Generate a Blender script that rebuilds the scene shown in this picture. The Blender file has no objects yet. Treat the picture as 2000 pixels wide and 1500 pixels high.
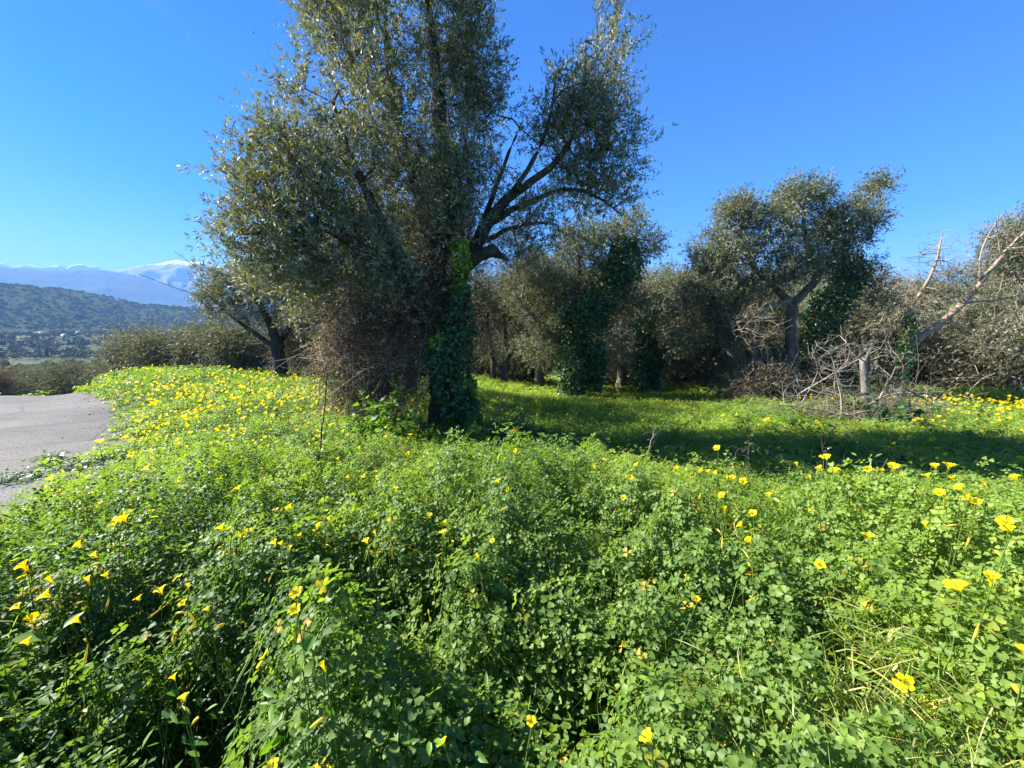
import bpy, math, random
import numpy as np
from mathutils import Vector

SC = bpy.context.scene
COL = SC.collection
R = math.radians

# ------------------------------------------------------------------ camera
CAM_Z, PITCH, FPX = 1.3, R(8.0), 753.0          # eye height, downward pitch, focal length in photo pixels (2000 wide)
cam = bpy.data.cameras.new('camera')
cam.sensor_width = 36.0
cam.lens = 36.0 * FPX / 2000.0
cam.clip_start = 0.05
cam.clip_end = 60000.0
camo = bpy.data.objects.new('camera', cam)
COL.objects.link(camo)
camo.location = (0, 0, CAM_Z)
camo.rotation_euler = (R(90) - PITCH, 0, 0)
SC.camera = camo

# ------------------------------------------------------------------ sky, sun, exposure
SUN_AZ, SUN_EL = -77.0, 39.0                     # degrees from +Y towards +X, elevation
world = bpy.data.worlds.new('World')
SC.world = world
world.use_nodes = True
wn = world.node_tree
sky = wn.nodes.new('ShaderNodeTexSky')
sky.sky_type = 'NISHITA'
sky.sun_disc = False
sky.sun_elevation = R(SUN_EL)
sky.sun_rotation = R(SUN_AZ)
sky.air_density = 1.0
sky.dust_density = 0.25
sky.ozone_density = 5.0
hs = wn.nodes.new('ShaderNodeHueSaturation')
hs.inputs['Saturation'].default_value = 1.5
hs.inputs['Value'].default_value = 0.90
hs.inputs['Hue'].default_value = 0.516
wn.links.new(sky.outputs[0], hs.inputs['Color'])
wn.links.new(hs.outputs[0], wn.nodes['Background'].inputs[0])
wn.nodes['Background'].inputs[1].default_value = 0.054

sund = bpy.data.lights.new('sun', 'SUN')
sund.energy = 5.0
sund.angle = R(0.5)
sund.color = (1.0, 0.95, 0.86)
suno = bpy.data.objects.new('sun', sund)
COL.objects.link(suno)
SUN = Vector((math.sin(R(SUN_AZ)) * math.cos(R(SUN_EL)), math.cos(R(SUN_AZ)) * math.cos(R(SUN_EL)), math.sin(R(SUN_EL))))
suno.rotation_euler = SUN.to_track_quat('Z', 'Y').to_euler()
SUNV = np.array(SUN)

SC.view_settings.view_transform = 'Standard'
SC.view_settings.look = 'None'
SC.view_settings.exposure = 2.15
SC.view_settings.gamma = 1.0
SC.render.engine = 'CYCLES'
cy = SC.cycles
cy.max_bounces = 5
cy.diffuse_bounces = 3
cy.glossy_bounces = 2
cy.transmission_bounces = 3
cy.volume_bounces = 0
cy.caustics_reflective = False
cy.caustics_refractive = False
cy.use_denoising = True
cy.denoising_prefilter = 'NONE'
cy.sample_clamp_indirect = 4.0

rng = np.random.default_rng(7)

# ------------------------------------------------------------------ helpers: numbers
def sstep(a, b, x):
    t = np.clip((np.asarray(x, float) - a) / (b - a), 0, 1)
    return t * t * (3 - 2 * t)

def _hash(i, j, s):
    h = (i.astype(np.int64) * 374761393 + j.astype(np.int64) * 668265263 + s * 974634777) & 0x7fffffff
    h = ((h ^ (h >> 13)) * 1274126177) & 0x7fffffff
    return ((h ^ (h >> 16)) & 0xffff) / 65535.0

def vnoise(x, y, s=0):
    x = np.asarray(x, float); y = np.asarray(y, float)
    i = np.floor(x); j = np.floor(y)
    u = x - i; v = y - j
    u = u * u * (3 - 2 * u); v = v * v * (3 - 2 * v)
    a = _hash(i, j, s); b = _hash(i + 1, j, s); c = _hash(i, j + 1, s); d = _hash(i + 1, j + 1, s)
    return (a * (1 - u) + b * u) * (1 - v) + (c * (1 - u) + d * u) * v

def fbm(x, y, s=0, octv=4):
    t = 0.0; a = 0.5; n = 0.0
    for k in range(octv):
        t = t + a * vnoise(np.asarray(x) * 2 ** k, np.asarray(y) * 2 ** k, s + k * 17)
        n += a; a *= 0.5
    return t / n

def unit(v):
    return v / np.maximum(np.linalg.norm(v, axis=-1, keepdims=True), 1e-9)

# ------------------------------------------------------------------ the lie of the land
PHI_K = [-180, -110, -70, -54, -50, -46, -40, -28, -18, -8, 10, 180]
RC_K = [220, 60, 22, 16.6, 15.8, 17.6, 21, 22, 30, 60, 220, 220]

def ground(x, y):
    x = np.asarray(x, float); y = np.asarray(y, float)
    slope = 0.06 + 0.045 * sstep(-3, 3, x)
    t = np.log1p(np.exp(np.clip((y - 3) * 1.5, -30, 30))) / 1.5
    t = np.where(y > 20, y - 3, t)
    t = 30 * (1 - np.exp(-t / 30)) * 1.0 + 0.0 * t
    t = t + 0.25 * np.where(t > 8, t - 8, 0)
    z = -slope * t
    r = np.hypot(x, y)
    phi = np.degrees(np.arctan2(x, y))
    rc = np.interp(phi, PHI_K, RC_K)
    d = r - rc
    d = np.where(d > 20, d, np.log1p(np.exp(np.clip(d * 1.3, -30, 30))) / 1.3)
    z = z - 22 * (1 - np.exp(-d / 140)) + 20.5 * sstep(200, 760, r)
    # a bank under the viewer that falls away before the clearing
    rt = sstep(0.2, 1.8, x)
    z = z + 0.22 * np.exp(-((y - 1.1 + .25 * rt) / (1.35 - .45 * rt)) ** 2) * sstep(-3.6, -1.2, x) - .10 * rt * np.exp(-((y - 3.4) / 1.1) ** 2)
    far = sstep(30, 80, r)
    z = z + (1 - far) * 0.09 * (fbm(x * 0.9, y * 0.9, 3, 3) - 0.5) * sstep(0.5, 3, r)
    z = z + far * 2.5 * (fbm(x / 60, y / 60, 5, 3) - 0.5)
    return z

# the outer edge of the road, as seen over the flower slope (photo pixels -> ground)
def ray(px, py):
    u = (px - 1000.0) / FPX; v = (750.0 - py) / FPX
    c, s = math.cos(PITCH), math.sin(PITCH)
    return np.array([u, c + v * s, -s + v * c])

def at(px, py, Y):
    d = ray(px, py)
    return np.array([0, 0, CAM_Z]) + d * (Y / d[1])

def hit(px, py, hfun=None, tmax=60):
    d = ray(px, py)
    t = np.linspace(0.25, tmax, 6000)
    P = np.array([0, 0, CAM_Z])[None] + t[:, None] * d[None]
    h = ground(P[:, 0], P[:, 1])
    if hfun is not None:
        h = h + hfun(P[:, 0], P[:, 1])
    k = np.nonzero(P[:, 2] <= h)[0]
    return P[k[0]] if len(k) else P[-1]

edge_px = [(-420, 1300), (-200, 1110), (0, 1105), (75, 1025), (146, 942), (203, 870), (228, 824), (222, 794), (190, 779), (150, 771), (60, 769), (-60, 769)]
edge = np.array([hit(*p)[:2] for p in edge_px])
edge = np.vstack([[(-2.2, -9.0), (-2.5, -4.0), (-2.9, -1.0)], edge, [edge[-1] + np.array([-14.0, 1.5])]])

def resample(P, n):
    P = np.asarray(P, float)
    s = np.r_[0, np.cumsum(np.linalg.norm(np.diff(P, axis=0), axis=1))]
    q = np.linspace(0, s[-1], n)
    return np.stack([np.interp(q, s, P[:, k]) for k in range(P.shape[1])], 1)

edge = resample(edge, 160)
for _ in range(10):
    edge[1:-1] = 0.5 * edge[1:-1] + 0.25 * (edge[:-2] + edge[2:])

def road_side(x, y):
    """signed distance to the road's outer edge: negative on the road side"""
    x = np.asarray(x, float).ravel(); y = np.asarray(y, float).ravel()
    out = np.full(x.shape, 99.0)
    near = np.nonzero((x < 0.5) & (np.hypot(x, y) < 60))[0]
    for k in range(0, len(near), 20000):
        I = near[k:k + 20000]
        d = np.hypot(x[I, None] - edge[None, :, 0], y[I, None] - edge[None, :, 1])
        j = d.argmin(1)
        a = edge[np.maximum(j - 1, 0)]; b = edge[np.minimum(j + 1, len(edge) - 1)]
        cr = (b[:, 0] - a[:, 0]) * (y[I] - edge[j, 1]) - (b[:, 1] - a[:, 1]) * (x[I] - edge[j, 0])
        out[I] = np.where(cr > 0, -1, 1) * d[np.arange(len(I)), j]
    return out

def canopy(x, y):
    """height of the clover layer above the soil"""
    x = np.asarray(x, float); y = np.asarray(y, float); sh = x.shape
    left = sstep(0.3, -1.6, x)
    near = sstep(4.4, 2.0, y) * (1 - .75 * sstep(.2, 1.8, x) * sstep(1.5, 2.7, y))
    base = 0.15 + 0.12 * left + 0.27 * near * (1 - 0.35 * left)
    base = base + 0.16 * sstep(7, 10, y) * sstep(4.5, 6.5, x) + 0.08 * sstep(3, 1, np.abs(x - 4.5)) * near
    hum = fbm(x * 1.1 + 3, y * 1.1, 11, 3) - 0.5
    hum2 = fbm(x * 3.1, y * 3.1, 23, 2) - 0.5
    h = base * (1 + .62 * hum + .85 * hum2 + .7 * (fbm(x * 8, y * 8, 29, 2) - .5))
    mound = 0.34 * np.exp(-(((x + 12.2) / 2.6) ** 2 + ((y - 13.2) / 1.8) ** 2))
    h = h + mound
    rs = road_side(x, y).reshape(sh)
    return np.maximum(h, 0.03) * sstep(0.0, 1.0, rs + 0.45 * hum + .25 * hum2)

def hitc(px, py, h=0.0):
    return hit(px, py, lambda x, y: canopy(x, y) + h)

# ------------------------------------------------------------------ helpers: objects
def obj(name, verts, faces, mat, parent=None, tint=None, smooth=False, mats=None, midx=None):
    """link ONE mesh object. faces: list of int arrays (n,k), any mix of k"""
    verts = np.asarray(verts, np.float32)
    if not isinstance(faces, (list, tuple)):
        faces = [faces]
    faces = [np.asarray(f, np.int32) for f in faces if len(f)]
    me = bpy.data.meshes.new(name)
    loops = np.concatenate([f.ravel() for f in faces])
    tot = np.concatenate([np.full(len(f), f.shape[1], np.int32) for f in faces])
    start = np.r_[0, np.cumsum(tot)[:-1]].astype(np.int32)
    me.vertices.add(len(verts)); me.vertices.foreach_set('co', verts.ravel())
    me.loops.add(len(loops)); me.loops.foreach_set('vertex_index', loops)
    me.polygons.add(len(tot)); me.polygons.foreach_set('loop_start', start)
    me.polygons.foreach_set('loop_total', tot)
    if midx is not None:
        me.polygons.foreach_set('material_index', np.asarray(midx, np.int32))
    if smooth:
        me.polygons.foreach_set('use_smooth', np.ones(len(tot), bool))
    me.update(calc_edges=True)
    if tint is not None:
        a = me.attributes.new('tint', 'FLOAT', 'POINT')
        a.data.foreach_set('value', np.asarray(tint, np.float32).ravel())
    for m in (mats or [mat]):
        me.materials.append(m)
    o = bpy.data.objects.new(name, me)
    COL.objects.link(o)
    if parent is not None:
        o.parent = parent
        o.matrix_parent_inverse = parent.matrix_world.inverted()
    return o

def tag(o, label, cat, group=None):
    o['label'] = label; o['category'] = cat
    if group: o['group'] = group
    return o

def thing(name, label, cat, loc=(0, 0, 0), group=None):
    o = bpy.data.objects.new(name, None)
    o.empty_display_size = 0.1
    COL.objects.link(o)
    o.location = tuple(float(v) for v in loc)
    bpy.context.view_layer.update()
    return tag(o, label, cat, group)

def part(name, geo, mat, parent, smooth=False):
    """geo = (verts, faces, tint) in world coordinates; stored relative to the parent's origin"""
    v, f, t = geo
    o = obj(name, np.asarray(v) - np.array(parent.location)[None], f, mat, None, t, smooth)
    o.parent = parent
    return o

def copy_tree(root, loc, rotz, scale, label, group=None):
    r = root.copy(); COL.objects.link(r)
    r.location = tuple(float(v) for v in loc); r.rotation_euler = (0, 0, rotz); r.scale = scale
    r['label'] = label
    if group: r['group'] = group
    for ch in list(root.children):
        c = ch.copy(); COL.objects.link(c); c.parent = r
        for g in ch.children:
            d = g.copy(); COL.objects.link(d); d.parent = c
    return r

def join(geos):
    V, F, T = [], {}, []
    n = 0
    for v, f, t in geos:
        V.append(v)
        for a in (f if isinstance(f, (list, tuple)) else [f]):
            F.setdefault(a.shape[1], []).append(a + n)
        T.append(np.broadcast_to(np.asarray(t, float), (len(v),)))
        n += len(v)
    return np.concatenate(V), [np.concatenate(x) for x in F.values()], np.concatenate(T)

# ------------------------------------------------------------------ helpers: shapes (vectorised)
def frames(d):
    d = unit(d)
    up = np.where(np.abs(d[..., 2:3]) > 0.9, np.array([1.0, 0, 0]), np.array([0, 0, 1.0]))
    a = unit(np.cross(up, d)); b = np.cross(d, a)
    return a, b

def strands(P, rad, sides=3, tint=0.5, close=False):
    """P (N,S,3) paths, rad (N,S) radii -> tubes"""
    N, S, _ = P.shape
    T = np.gradient(P, axis=1)
    a, b = frames(T)
    ang = np.arange(sides) * 2 * math.pi / sides
    V = P[:, :, None] + rad[:, :, None, None] * (np.cos(ang)[None, None, :, None] * a[:, :, None] + np.sin(ang)[None, None, :, None] * b[:, :, None])
    idx = np.arange(N * S * sides).reshape(N, S, sides)
    nx = np.roll(idx, -1, axis=2)
    F = np.stack([idx[:, :-1], nx[:, :-1], nx[:, 1:], idx[:, 1:]], -1).reshape(-1, 4)
    Fs = [F]
    if close and sides > 2:
        Fs.append(idx[:, -1, :].reshape(-1, sides))
    t = np.broadcast_to(np.asarray(tint, float).reshape(-1, 1, 1) if np.ndim(tint) else np.full((1, 1, 1), tint), (N, S, sides))
    return V.reshape(-1, 3), Fs, t.reshape(-1)

def curved(base, d, L, seg=4, curl=0.3, sag=0.0, rng=rng):
    N = len(base)
    t = np.linspace(0, 1, seg + 1)[None, :, None]
    a, b = frames(d)
    ph = rng.uniform(0, 2 * math.pi, (N, 1, 1)); am = rng.normal(0, curl, (N, 1, 1))
    side = np.cos(ph) * a[:, None] + np.sin(ph) * b[:, None]
    ph2 = rng.uniform(0, 2 * math.pi, (N, 1, 1)); am2 = rng.normal(0, curl * 0.35, (N, 1, 1))
    side2 = np.cos(ph2) * a[:, None] + np.sin(ph2) * b[:, None]
    L = np.asarray(L).reshape(N, 1, 1)
    P = base[:, None] + L * (t * unit(d)[:, None] + am * t * t * side + am2 * np.sin(t * 7) * t * side2)
    P[..., 2] -= (L * sag * t * t)[..., 0]
    return P

def leaves(pos, axis, nrm, L, W, tint, kind='olive', fold=0.15):
    """one small polygon leaf per row"""
    axis = unit(axis); side = unit(np.cross(nrm, axis)); n = np.cross(axis, side)
    L = np.broadcast_to(np.asarray(L, float).reshape(-1, 1), (len(pos), 1)); W = np.broadcast_to(np.asarray(W, float).reshape(-1, 1), (len(pos), 1))
    if kind == 'olive':
        q = [(0, 0, 0), (0.42, 0.5, fold), (1, 0, 0), (0.42, -0.5, fold)]
        fs = [[0, 1, 2], [0, 2, 3]]
    elif kind == 'ivy':
        q = [(0, 0, 0), (0.0, 0.5, fold), (0.42, 0.33, 0.0), (1, 0, -0.1), (0.42, -0.33, 0.0), (0.0, -0.5, fold)]
        fs = [[0, 1, 2, 3], [0, 3, 4, 5]]
    elif kind == 'broad':
        q = [(0, 0, 0), (0.25, 0.42, fold), (0.6, 0.45, fold), (1, 0, -0.12), (0.6, -0.45, fold), (0.25, -0.42, fold)]
        fs = [[0, 1, 2, 3], [0, 3, 4, 5]]
    elif kind == 'heart':
        q = [(0, 0, 0), (0.5, 0.42, fold), (0.88, 0.46, fold), (1.0, 0.24, fold * 0.6), (0.82, 0, 0), (1.0, -0.24, fold * 0.6), (0.88, -0.46, fold), (0.5, -0.42, fold)]
        fs = [[0, 1, 2, 3, 4], [0, 4, 5, 6, 7]]
    elif kind == 'heart_small':
        q = [(0, 0, 0), (0.85, 0.48, fold), (0.85, -0.48, fold)]
        fs = [[0, 1, 2]]
        q = [(0, 0, 0), (0.8, 0.5, fold), (0.95, 0, 0), (0.8, -0.5, fold)]
        fs = [[0, 1, 2], [0, 2, 3]]
    q = np.array(q)
    V = pos[:, None] + q[None, :, 0:1] * L[:, None] * axis[:, None] + q[None, :, 1:2] * W[:, None] * side[:, None] + q[None, :, 2:3] * W[:, None] * n[:, None]
    k = len(q)
    off = (np.arange(len(pos)) * k)[:, None, None]
    F = (off + np.array(fs)[None]).reshape(-1, len(fs[0]))
    t = np.repeat(np.broadcast_to(np.asarray(tint, float), (len(pos),)), k)
    return V.reshape(-1, 3), [F], t

def trefoils(c, nrm, s, tint, kind):
    """clover leaves: three leaflets round a centre"""
    a, b = frames(nrm)
    a0 = rng.uniform(0, 2 * math.pi, len(c))
    G = []
    for k in range(3):
        an = (a0 + k * 2 * math.pi / 3)[:, None]
        ax = np.cos(an) * a + np.sin(an) * b
        droop = rng.uniform(-0.45, 0.15, (len(c), 1))
        ax = unit(ax + droop * nrm)
        sd = np.cross(nrm, ax)
        n2 = unit(np.cross(ax, sd) + rng.normal(0, 0.16, ax.shape))
        G.append(leaves(c + ax * s[:, None] * 0.04, ax, n2, s * 0.52, s * 0.56, tint, kind, 0.16))
    return join(G)

# ------------------------------------------------------------------ materials
def newmat(name):
    m = bpy.data.materials.new(name); m.use_nodes = True
    nt = m.node_tree
    return m, nt, nt.nodes['Principled BSDF'], nt.nodes['Material Output']

def ramp(nt, stops):
    r = nt.nodes.new('ShaderNodeValToRGB')
    el = r.color_ramp.elements
    while len(el) < len(stops): el.new(0.5)
    for e, (p, c) in zip(el, stops):
        e.position = p; e.color = (*c, 1)
    return r

def leaf_mat(name, stops, back=None, trans=0.4, tcol=1.6, rough=0.45, spec=0.5):
    m, nt, p, out = newmat(name)
    at_ = nt.nodes.new('ShaderNodeAttribute'); at_.attribute_name = 'tint'
    r = ramp(nt, stops)
    nt.links.new(at_.outputs['Fac'], r.inputs[0])
    col = r.outputs[0]
    if back:
        g = nt.nodes.new('ShaderNodeNewGeometry')
        mx = nt.nodes.new('ShaderNodeMix'); mx.data_type = 'RGBA'
        nt.links.new(g.outputs['Backfacing'], mx.inputs[0])
        nt.links.new(col, mx.inputs[6]); mx.inputs[7].default_value = (*back, 1)
        col2 = mx.outputs[2]
    else:
        col2 = col
    nt.links.new(col2, p.inputs['Base Color'])
    p.inputs['Roughness'].default_value = rough
    p.inputs['Specular IOR Level'].default_value = spec
    tr = nt.nodes.new('ShaderNodeBsdfTranslucent')
    mul = nt.nodes.new('ShaderNodeMix'); mul.data_type = 'RGBA'; mul.blend_type = 'MULTIPLY'
    mul.inputs[0].default_value = 1.0
    nt.links.new(col, mul.inputs[6])
    mul.inputs[7].default_value = (tcol * 1.15, tcol * 1.05, tcol * 0.35, 1)
    nt.links.new(mul.outputs[2], tr.inputs[0])
    ms = nt.nodes.new('ShaderNodeMixShader'); ms.inputs[0].default_value = trans
    nt.links.new(p.outputs[0], ms.inputs[1]); nt.links.new(tr.outputs[0], ms.inputs[2])
    nt.links.new(ms.outputs[0], out.inputs[0])
    return m

def wood_mat(name, c1, c2, scale=14, rough=0.85, stretch=(1, 1, 0.25), c3=None):
    m, nt, p, out = newmat(name)
    tc = nt.nodes.new('ShaderNodeTexCoord'); mp = nt.nodes.new('ShaderNodeMapping')
    mp.inputs['Scale'].default_value = stretch
    nt.links.new(tc.outputs['Object'], mp.inputs[0])
    n = nt.nodes.new('ShaderNodeTexNoise'); n.inputs['Scale'].default_value = scale; n.inputs['Detail'].default_value = 6; n.inputs['Roughness'].default_value = 0.7
    nt.links.new(mp.outputs[0], n.inputs[0])
    r = ramp(nt, [(0.32, c1), (0.55, c2), (0.72, c3 or tuple(min(1, x * 1.5) for x in c2))])
    nt.links.new(n.outputs[0], r.inputs[0])
    nt.links.new(r.outputs[0], p.inputs['Base Color'])
    p.inputs['Roughness'].default_value = rough
    p.inputs['Specular IOR Level'].default_value = 0.2
    b = nt.nodes.new('ShaderNodeBump'); b.inputs['Strength'].default_value = 0.6; b.inputs['Distance'].default_value = 0.02
    nt.links.new(n.outputs[0], b.inputs['Height']); nt.links.new(b.outputs[0], p.inputs['Normal'])
    return m

def strand_mat(name, stops, rough=0.8):
    m, nt, p, out = newmat(name)
    at_ = nt.nodes.new('ShaderNodeAttribute'); at_.attribute_name = 'tint'
    r = ramp(nt, stops)
    nt.links.new(at_.outputs['Fac'], r.inputs[0]); nt.links.new(r.outputs[0], p.inputs['Base Color'])
    p.inputs['Roughness'].default_value = rough; p.inputs['Specular IOR Level'].default_value = 0.25
    return m

M = {}
M['olive'] = leaf_mat('olive_leaf', [(0.0, (0.062, 0.078, 0.042)), (0.55, (0.125, 0.144, 0.076)), (0.9, (0.20, 0.215, 0.125)), (1.0, (0.25, 0.21, 0.09))], back=(0.35, 0.36, 0.275), trans=0.28, tcol=1.5, rough=0.55, spec=0.32)
M['olive_dry'] = leaf_mat('grey_olive_leaf', [(0.0, (0.056, 0.076, 0.034)), (0.6, (0.112, 0.138, 0.066)), (1.0, (0.19, 0.175, 0.085))], back=(0.21, 0.225, 0.16), trans=0.24, rough=0.6, spec=0.2)
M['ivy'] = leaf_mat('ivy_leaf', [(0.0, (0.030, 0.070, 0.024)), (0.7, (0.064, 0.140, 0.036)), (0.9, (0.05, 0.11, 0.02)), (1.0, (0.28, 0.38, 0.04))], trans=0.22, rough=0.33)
M['mallow'] = leaf_mat('mallow_leaf', [(0.0, (0.06, 0.14, 0.02)), (0.6, (0.12, 0.25, 0.025)), (1.0, (0.22, 0.36, 0.035))], trans=0.5, rough=0.5)
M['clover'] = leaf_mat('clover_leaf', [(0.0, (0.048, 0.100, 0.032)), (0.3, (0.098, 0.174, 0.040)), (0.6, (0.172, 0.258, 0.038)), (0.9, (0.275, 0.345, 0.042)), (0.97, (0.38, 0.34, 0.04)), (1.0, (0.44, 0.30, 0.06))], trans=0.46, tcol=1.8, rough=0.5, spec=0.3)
M['grass'] = leaf_mat('grass_blade', [(0.0, (0.08, 0.17, 0.02)), (0.6, (0.19, 0.30, 0.03)), (1.0, (0.50, 0.46, 0.18))], trans=0.45, rough=0.45)
M['fennel'] = leaf_mat('fennel_frond', [(0.0, (0.03, 0.085, 0.03)), (1.0, (0.08, 0.17, 0.05))], trans=0.35, rough=0.6)
M['stalk'] = leaf_mat('flower_stalk', [(0.0, (0.07, 0.16, 0.02)), (1.0, (0.16, 0.24, 0.04))], trans=0.3, rough=0.5)
M['petal'] = leaf_mat('yellow_petal', [(0.0, (0.78, 0.60, 0.004)), (1.0, (0.92, 0.78, 0.01))], trans=0.45, tcol=1.0, rough=0.6, spec=0.2)
M['bramble'] = strand_mat('dry_bramble', [(0.0, (0.06, 0.036, 0.026)), (0.5, (0.17, 0.115, 0.078)), (0.8, (0.32, 0.235, 0.155)), (1.0, (0.55, 0.47, 0.35))])
M['twig'] = strand_mat('grey_twig', [(0.0, (0.06, 0.05, 0.038)), (0.6, (0.16, 0.138, 0.10)), (1.0, (0.36, 0.32, 0.24))])
M['scrubtwig'] = strand_mat('brown_twig', [(0.0, (0.06, 0.045, 0.03)), (0.6, (0.15, 0.12, 0.08)), (1.0, (0.34, 0.28, 0.19))])
M['scrubleaf'] = leaf_mat('scrub_leaf', [(0.0, (0.065, 0.075, 0.034)), (0.6, (0.10, 0.108, 0.048)), (1.0, (0.19, 0.15, 0.07))], trans=0.25, rough=0.6)
M['bark'] = wood_mat('olive_bark', (0.022, 0.017, 0.012), (0.075, 0.060, 0.044), 16)
M['bark_grey'] = wood_mat('grey_bark', (0.06, 0.05, 0.04), (0.19, 0.165, 0.13), 14, c3=(0.30, 0.26, 0.20))
M['bark_bare'] = wood_mat('bare_bark', (0.13, 0.10, 0.07), (0.34, 0.26, 0.18), 9, c3=(0.50, 0.26, 0.11))
M['old_bark'] = wood_mat('old_olive_bark', (0.05, 0.04, 0.03), (0.15, 0.125, 0.095), 12, c3=(0.30, 0.21, 0.09))
M['lichen'] = wood_mat('lichen_bark', (0.10, 0.08, 0.05), (0.28, 0.24, 0.16), 10, c3=(0.42, 0.27, 0.08))
M['dead'] = wood_mat('dead_wood', (0.11, 0.095, 0.08), (0.28, 0.245, 0.205), 12)
M['post'] = wood_mat('grey_stump', (0.085, 0.072, 0.06), (0.22, 0.195, 0.165), 9, stretch=(2, 2, .2))
M['cane'] = wood_mat('bramble_cane', (0.03, 0.018, 0.016), (0.085, 0.05, 0.045), 30)

# ground: soil and moss near, fields far
def ground_mat():
    m, nt, p, out = newmat('soil_and_fields')
    tc = nt.nodes.new('ShaderNodeTexCoord')
    n1 = nt.nodes.new('ShaderNodeTexNoise'); n1.inputs['Scale'].default_value = 2.2; n1.inputs['Detail'].default_value = 8
    nt.links.new(tc.outputs['Object'], n1.inputs[0])
    r1 = ramp(nt, [(0.35, (0.040, 0.034, 0.018)), (0.5, (0.05, 0.085, 0.018)), (0.7, (0.09, 0.15, 0.025))])
    nt.links.new(n1.outputs[0], r1.inputs[0])
    mp = nt.nodes.new('ShaderNodeMapping'); mp.inputs['Scale'].default_value = (0.012, 0.03, 0.01)
    nt.links.new(tc.outputs['Object'], mp.inputs[0])
    v = nt.nodes.new('ShaderNodeTexVoronoi'); v.inputs['Scale'].default_value = 1.0
    nt.links.new(mp.outputs[0], v.inputs[0])
    sep = nt.nodes.new('ShaderNodeSeparateColor'); nt.links.new(v.outputs['Color'], sep.inputs[0])
    r2 = ramp(nt, [(0.0, (0.026, 0.032, 0.015)), (0.5, (0.03, 0.04, 0.015)), (0.8, (0.045, 0.06, 0.018)), (0.94, (0.06, 0.085, 0.022)), (0.99, (0.13, 0.13, 0.06))])
    nt.links.new(sep.outputs[0], r2.inputs[0])
    at_ = nt.nodes.new('ShaderNodeAttribute'); at_.attribute_name = 'tint'
    mx = nt.nodes.new('ShaderNodeMix'); mx.data_type = 'RGBA'
    nt.links.new(at_.outputs['Fac'], mx.inputs[0]); nt.links.new(r1.outputs[0], mx.inputs[6]); nt.links.new(r2.outputs[0], mx.inputs[7])
    nt.links.new(mx.outputs[2], p.inputs['Base Color'])
    p.inputs['Roughness'].default_value = 0.95; p.inputs['Specular IOR Level'].default_value = 0.1
    b = nt.nodes.new('ShaderNodeBump'); b.inputs['Distance'].default_value = 0.05
    nt.links.new(n1.outputs[0], b.inputs['Height']); nt.links.new(b.outputs[0], p.inputs['Normal'])
    return m

def road_mat():
    m, nt, p, out = newmat('worn_asphalt')
    tc = nt.nodes.new('ShaderNodeTexCoord')
    n = nt.nodes.new('ShaderNodeTexNoise'); n.inputs['Scale'].default_value = 1.1; n.inputs['Detail'].default_value = 9; n.inputs['Roughness'].default_value = 0.68
    nt.links.new(tc.outputs['Object'], n.inputs[0])
    g = nt.nodes.new('ShaderNodeTexNoise'); g.inputs['Scale'].default_value = 55; g.inputs['Detail'].default_value = 3
    nt.links.new(tc.outputs['Object'], g.inputs[0])
    r = ramp(nt, [(0.3, (0.075, 0.072, 0.070)), (0.5, (0.114, 0.109, 0.106)), (0.72, (0.165, 0.157, 0.150))])
    nt.links.new(n.outputs[0], r.inputs[0])
    r2 = ramp(nt, [(0.36, (0.45, 0.43, 0.42)), (0.55, (1, 1, 1)), (0.75, (1.25, 1.22, 1.18))])
    nt.links.new(g.outputs[0], r2.inputs[0])
    mx = nt.nodes.new('ShaderNodeMix'); mx.data_type = 'RGBA'; mx.blend_type = 'MULTIPLY'; mx.inputs[0].default_value = 1
    nt.links.new(r.outputs[0], mx.inputs[6]); nt.links.new(r2.outputs[0], mx.inputs[7])
    vc = nt.nodes.new('ShaderNodeTexVoronoi'); vc.feature = 'DISTANCE_TO_EDGE'; vc.inputs['Scale'].default_value = 0.9
    wv = nt.nodes.new('ShaderNodeMix'); wv.data_type = 'RGBA'; wv.inputs[0].default_value = 0.25
    nt.links.new(tc.outputs['Object'], wv.inputs[6]); nt.links.new(n.outputs['Color'], wv.inputs[7]); nt.links.new(wv.outputs[2], vc.inputs[0])
    rc = ramp(nt, [(0.0, (0.35, 0.33, 0.32)), (0.012, (1, 1, 1))]); nt.links.new(vc.outputs[0], rc.inputs[0])
    n3 = nt.nodes.new('ShaderNodeTexNoise'); n3.inputs['Scale'].default_value = 0.45; n3.inputs['Detail'].default_value = 4
    nt.links.new(tc.outputs['Object'], n3.inputs[0])
    r3 = ramp(nt, [(0.38, (0.62, 0.60, 0.60)), (0.5, (1, 1, 1)), (0.68, (1.12, 1.10, 1.06))]); nt.links.new(n3.outputs[0], r3.inputs[0])
    ma = nt.nodes.new('ShaderNodeMix'); ma.data_type = 'RGBA'; ma.blend_type = 'MULTIPLY'; ma.inputs[0].default_value = 1
    nt.links.new(mx.outputs[2], ma.inputs[6]); nt.links.new(rc.outputs[0], ma.inputs[7])
    mb = nt.nodes.new('ShaderNodeMix'); mb.data_type = 'RGBA'; mb.blend_type = 'MULTIPLY'; mb.inputs[0].default_value = 1
    nt.links.new(ma.outputs[2], mb.inputs[6]); nt.links.new(r3.outputs[0], mb.inputs[7])
    nt.links.new(mb.outputs[2], p.inputs['Base Color'])
    p.inputs['Roughness'].default_value = 0.85; p.inputs['Specular IOR Level'].default_value = 0.25
    b = nt.nodes.new('ShaderNodeBump'); b.inputs['Strength'].default_value = 0.7; b.inputs['Distance'].default_value = 0.015
    nt.links.new(g.outputs[0], b.inputs['Height']); nt.links.new(b.outputs[0], p.inputs['Normal'])
    return m

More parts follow.
